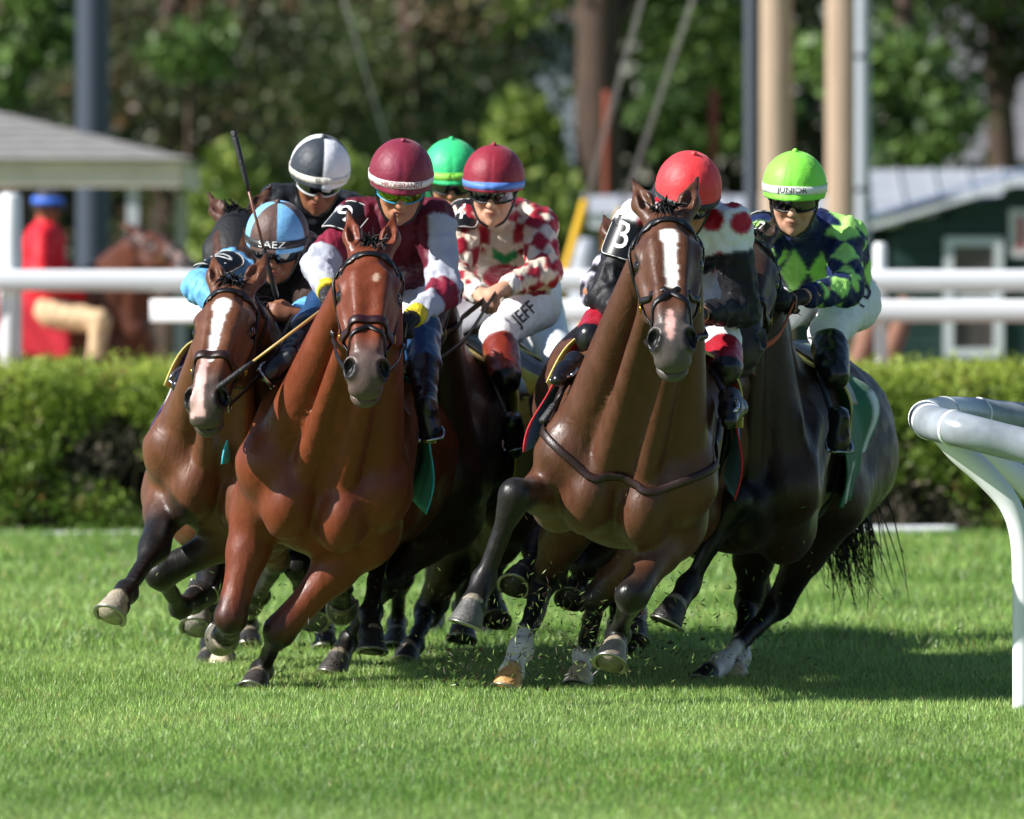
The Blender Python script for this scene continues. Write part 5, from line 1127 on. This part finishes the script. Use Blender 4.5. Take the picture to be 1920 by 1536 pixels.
# --- five: navy with lime diamonds, black horse
h5 = make_horse('racehorse', 'black racehorse with green saddle cloth and white hind bandages, rightmost', RACE, dict(
    breast=(1368, 925, 34.4), yaw=-9, lean=14, coat='#38251b', dark='#0d0b0b', poll=(1404, 462), muz=(1396, 660), hyaw=4, neck=.70,
    legs=dict(fL=[(1384, 940, -1), (1292, 1098, -1), (1264, 1140, -1)], fR=[(1290, 985, -1), (1300, 1010, 1), (1310, 1020, 1)],
              hR=[(1430, 960, -1), (1402, 1130, 1), (1384, 1235, -1), (1378, 1265, -1)], hL=[(1560, 940, -1), (1458, 1135, 1), (1352, 1245, -1), (1328, 1268, -1)]),
    blackfrom=.45, hoofcol=('#1e1b1a', '#1e1b1a', '#cdb48c', '#1e1b1a'), socks=(0, 0, .30, .28), tail=(-.35, .30, -.85), tsp=.10, ntail=300), VB)
bridle(h5, m_leather2, 'plain'); tack(h5, '#1f6b47', x0=-.40, band=[(lambda u, a: (np.abs(a) > .8) & (u > .04) & (u < .13), '#e8ecee'), (lambda u, a: (np.abs(a) > 1.55) & (u > .55) & (u < .75), '#cfd6d2')])
def silk5(c, x):
    s, t, V = x['side'], x['t'], x['V']; nv, lm = C_('#16244f'), C_('#b2f07c'); c[:] = nv
    lt, tz = x['lat'], x['z']; b = (s == 0); fr_ = lt / .105; d = np.abs(fr_ % 1 - .5) * 2 + np.abs(tz + .085) / .085; c[b & (d < 1)] = lm; d = np.abs((fr_ + .5) % 1 - .5) * 2 + np.abs(tz + .185) / .045; c[b & (d < 1)] = lm
    c[(s == 0) & (tz > .05) & (np.abs(lt) > .06) & ((np.floor(lt * 9 + tz * 9) % 2) == 0)] = lm
    for sd_, nm in ((-1, 'R'), (1, 'L')):
        k = (s == sd_); a = armangle(V, x['J'], nm); f = t * 2.5 + .1; d = np.abs((f % 1) - .5) * 2 + np.abs(a) / .95; c[k & (d < 1) & (t < 1.75)] = lm; d = np.abs((f % 1) - .5) * 2 + np.abs(np.abs(a) - 2.2) / .95; c[k & (d < 1) & (t < 1.75)] = lm
make_jockey(h5, 'jockey in navy with lime green diamonds and lime cap, rightmost rider', dict(
    head=(1490, 367), hf=(14, -6, 2), sh=[(1432, 445), (1582, 445)], arm=[[(1418, 530), (1450, 548)], [(1586, 543), (1510, 556)]], silk=silk5, skin='light', gloves='#121214', hd=.15, pelpx=(1558, 548, .80), beard=True,
    boots=dict(col='#121114'), legs=dict(knL=(1552, 625), akL=(1572, 780), toL=(1572, 830)),
    helmet=dict(col=lambda th, ph: '#8df24c' if abs(math.sin(th * 2 + .5)) > .06 or ph < .3 else '#7ae03a', band='#eef3ea', text='JUNIOR', tcol=m_inkb, size=.026, sx=1.3, pos=(.78, .90)), num=dict(s='5', size=.13, t0=-.2, t1=.4, f=(-.2, -1, .3))))
for s in 'RL': rein(h5, s, m=m_rubber, w=.014)
paint_text(h5, h5.brS, 'breeches', 'PDV', .085, 1622, 545, 62, mat('navy_print', lin('#2a1a3a'), .6), .001, .8)
# --- behind: black and white cap on a hooded horse
hb = make_horse('racehorse', 'brown racehorse in black blinker hood, behind the leftmost horse', RACE, dict(
    breast=(505, 890, 36.3), yaw=0, lean=12, coat='#4a2c1c', poll=(446, 418), muz=(424, 610), hyaw=-12, neck=.80,
    legs=dict(fR=[(394, 1086, -1), (380, 1138, -1), (372, 1160, -1)], fL=[(560, 1060, -1), (575, 1130, 1), (585, 1150, -1)],
              hR=[(450, 950, -1), (470, 1090, 1), (466, 1175, 1), (467, 1200, -1)], hL=[(590, 950, -1), (600, 1080, 1), (608, 1180, 1), (610, 1205, -1)]),
    hoofcol=('#8f8a80', '#6a6a6a', '#262321', '#262321'), ears=(.08, 0)), VB)
bridle(hb, m_leather2, 'plain'); tack(hb, '#26262a')
Sx = Sculpt(); Sx.p = [q for q in hb.headS.p if q[6] > 0][6:16]; v, q = Sx.mesh(.012, .008, 2); Xh = (v - hb.hl(0, 0, 0)) @ np.stack([hb.a, hb.T, hb.N], 1) / hb.hs
k = (Xh[:, 0] < .33) & (Xh[:, 0] > -.03); idm = -np.ones(len(v), int); idm[k] = np.arange(k.sum()); q = idm[q]; q = q[(q >= 0).all(1)]; obj('blinker_hood', v[k], q, mat('hood_nylon', lin('#131316'), .6, bump=.3), hb.root)
make_jockey(hb, 'jockey in black leather-like shirt with black and white quartered cap', dict(
    head=(598, 330), hf=(26, 3, 6), sh=[(520, 385), (655, 400)], arm=[[(470, 470), (510, 520)], [(665, 500), (620, 540)]], silk=lambda c, x: solid(c, x, '#1b1e24'), skin='brown', gloves='#141416', hd=.2,
    goggles=(m_lens, mat('white_frame', lin('#d9dde0'), .35)), helmet=dict(col=quarters(['#f2f3f7', '#2b333d'], -.02, 4), band='#e4e0d4', text='RS JR', tcol=mat('grey_print', lin('#8b8578'), .6), size=.022, sx=1.1, pos=(.82, .92)),
    boots=dict(col='#121114')), vox=.012)
for s in 'RL': rein(hb, s)
# --- behind: green cap
hg = make_horse('racehorse', 'brown racehorse almost hidden behind the near black one', RACE, dict(
    breast=(860, 880, 37.9), yaw=-4, lean=12, coat='#4a2c1c', poll=(822, 500), muz=(815, 680), neck=.80,
    legs=dict(fR=[(750, 1080, -1), (744, 1170, 1), (742, 1198, -1)], fL=[(880, 1060, -1), (870, 1140, 1), (868, 1175, -1)],
              hR=[(810, 950, -1), (820, 1080, 1), (815, 1160, 1), (812, 1185, -1)], hL=[(920, 950, -1), (910, 1080, 1), (905, 1160, 1), (903, 1185, -1)])), VB)
bridle(hg, m_leather2, 'plain'); tack(hg, '#7d2a2a')
make_jockey(hg, 'jockey with bright green cap, mostly hidden behind the dark red cap', dict(
    head=(846, 336), hf=(16, 2, 0), sh=[(790, 400), (905, 400)], arm=[[(775, 500), (810, 540)], [(915, 500), (870, 540)]], silk=lambda c, x: solid(c, x, '#1f6b3c'), skin='tan', hd=.2,
    helmet=dict(col=lambda th, ph: '#35d884', band='#8fdc4a', text='G', tcol=mat('green_print', lin('#2d6b2a'), .6), size=.03, sx=1.4, pos=(.80, .92)), boots=dict(col='#121114')), vox=.013)
# --- behind: striped sleeve
hs_ = make_horse('racehorse', 'brown racehorse hidden behind the blazed dark bay, one ear showing', RACE, dict(
    breast=(1175, 880, 35.3), yaw=-3, lean=12, coat='#4f2e1d', poll=(1182, 462), muz=(1190, 650), neck=.78,
    legs=dict(fR=[(1006, 1030, -1), (985, 1070, -1), (972, 1085, -1)], fL=[(1095, 1060, -1), (1085, 1100, 1), (1076, 1112, -1)],
              hR=[(1130, 950, -1), (1150, 1080, 1), (1160, 1170, 1), (1162, 1200, -1)], hL=[(1240, 950, -1), (1200, 1080, 1), (1195, 1150, 1), (1192, 1180, -1)]), ears=(.05, 0)), VB)
bridle(hs_, m_leather2, 'plain'); tack(hs_, '#26262a')
def silks(c, x):
    s, t = x['side'], x['t']; c[:] = C_('#c9c3d6'); c[(s != 0) & ((t * 3.4) % 1 > .5)] = C_('#1b1b22')
make_jockey(hs_, 'jockey with black and lilac striped sleeve hidden behind the red cap', dict(
    head=(1275, 392), hf=(30, 2, 6), sh=[(1190, 440), (1330, 445)], arm=[[(1116, 545), (1180, 585)], [(1350, 560), (1300, 590)]], silk=silks, skin='tan', hd=.3, legs=dict(knR=(1185, 610), akR=(1150, 700), toR=(1140, 720)),
    helmet=dict(col=lambda th, ph: '#1b1b22', band=None), boots=dict(col='#121114'), num=dict(s='1', size=.12, t0=.0, t1=.45, f=(0, -1, .3))), vox=.012)
# --- whips
wl = h10.J['wrL'] + np.array((-.05, -.03, .03))
whip('black riding whip pointing straight up past the blue quartered cap', onray(519, 560, wl, .02, -1), onray(437, 245, wl, .66, -1), shaftcol='#8a5a4a')
w9 = h9.J['wrR'] + nz(h9.J['wrR'] - h9.J['elR']) * .06
whip('gold shafted riding whip held low beside the red bay horse', onray(632, 560, w9, .03, -1), onray(385, 745, w9, .60, -1), shaftcol='#c9a868', grip=.12)
w3 = P(1085, 690, 33.1); wo = whip('short black riding whip with white ring at the dark bay shoulder', w3, P(1016, 792, 33.0), shaftcol='#17171a', grip=.25)
# ------------------------------------------------------------------ outrider on the main track
hp = make_horse('pony', 'dark brown horse standing side-on with rider, behind the hedge at left', None, dict(
    breast=(262, 632, 72.5), yaw=88, lean=0, g=1.02, coat='#5a3324', poll=(262, 442), muz=(368, 500), msg=-1, n0=(.45, -.15, 1), neck=.75, hs=1.05,
    legs=dict(fR=[(225, 740, 1), (225, 820, 1), (226, 850, 1)], fL=[(230, 740, -1), (230, 820, -1), (232, 850, -1)],
              hR=[(-60, 700, 1), (-95, 790, 1), (-90, 850, 1), (-85, 875, 1)], hL=[(-50, 700, -1), (-85, 790, -1), (-80, 850, -1), (-75, 875, -1)])), .02)
bridle(hp, m_leather2, 'plain'); cloth(hp, '#c81e30', -.45, .30, ang=(-2.3, 2.3), off=.05, flare=.05, band=[(lambda u, a: u < .12, '#8f8a90')]); cloth(hp, '#1c1718', -.2, .25, ang=(-.9, .9), off=.065, name='saddle', m=m_leather2, nx=12, na=30)
rd = empty('person', hp.tl(0, 0, 1.5), 'rider in red top and tan breeches with blue banded helmet, seen from behind', 'person'); Yq = 72.3
pt_ = lambda u, v, d=0.0: P(u, v, Yq + d)
S = Sculpt(); pel, che = pt_(92, 580), pt_(84, 455); S.rc(pel, lerp(pel, che, .5), .15, .15, .06); S.rc(lerp(pel, che, .5), che, .15, .15, .06); S.rc(che, pt_(86, 418), .11, .06, .05)
for sg in (-1, 1):
    S.rc(che + np.array((0, .13 * sg, .03)), pt_(76, 520, .24 * sg), .08, .06, .04); S.rc(pt_(76, 520, .24 * sg), pt_(150, 555, .1 * sg), .06, .04, .03)
Vb, Qb = S.mesh(.012, .012); Vb = Vb + vnormals(Vb, Qb) * ((np.abs(fbm(Vb * 9) - .5) * -2 + .3) * .025)[:, None]; obj('shirt', Vb, Qb, m_silk, rd, True, cols=np.tile(C_('#d8202f'), (len(Vb), 1)))
fwq, lfq, upq = head_frame(8, 60, 0); S = Sculpt(); hq, Rq = add_head(S, pt_(88, 392), fwq, lfq, upq, pt_(86, 425))
for sg in (-1, 1): add_hand(S, pt_(150, 555, .1 * sg), np.array((1, 0, -.2)), np.array((0, 0, 1.)), np.array((0, -sg, .2)))
S.rc(pt_(86, 425), che, .06, .08, .04)
for sg in (-1, 1): S.rc(che, pt_(76, 520, .22 * sg), .05, .04, .03); S.rc(pt_(76, 520, .22 * sg), pt_(150, 555, .1 * sg), .04, .03, .02)
Vb, Qb = S.mesh(.011); obj('body', Vb, Qb, m_skin, rd, True, cols=np.tile(C_('#8a5a40'), (len(Vb), 1)))
helmet(rd, hq, Rq, .98, lambda th, ph: '#1d2230', '#2f6fe0', band=(.62, .82))
S = Sculpt(); S.rc(pel, pt_(96, 588), .16, .15, .05)
for sg in (-1, 1): S.rc(pt_(96, 588, .08 * sg), pt_(188, 602, .28 * sg), .13, .085, .05); S.rc(pt_(188, 602, .28 * sg), pt_(176, 690, .33 * sg), .08, .06, .03)
Vb, Qb = S.mesh(.013); Vb = Vb + vnormals(Vb, Qb) * ((np.abs(fbm(Vb * 12) - .5) * -2 + .3) * .02)[:, None]; obj('breeches', Vb, Qb, m_white, rd, True, cols=np.tile(C_('#d2b48c'), (len(Vb), 1)))
for sg in (-1, 1):
    S = Sculpt(); S.rc(pt_(177, 680, .33 * sg), pt_(172, 735, .34 * sg), .062, .045, .02); S.rc(pt_(168, 745, .34 * sg), pt_(205, 748, .34 * sg), .04, .035, .02); Vb, Qb = S.mesh(.013); obj('boot', Vb, Qb, m_boot, rd, True, cols=np.tile(C_('#17141a'), (len(Vb), 1)))
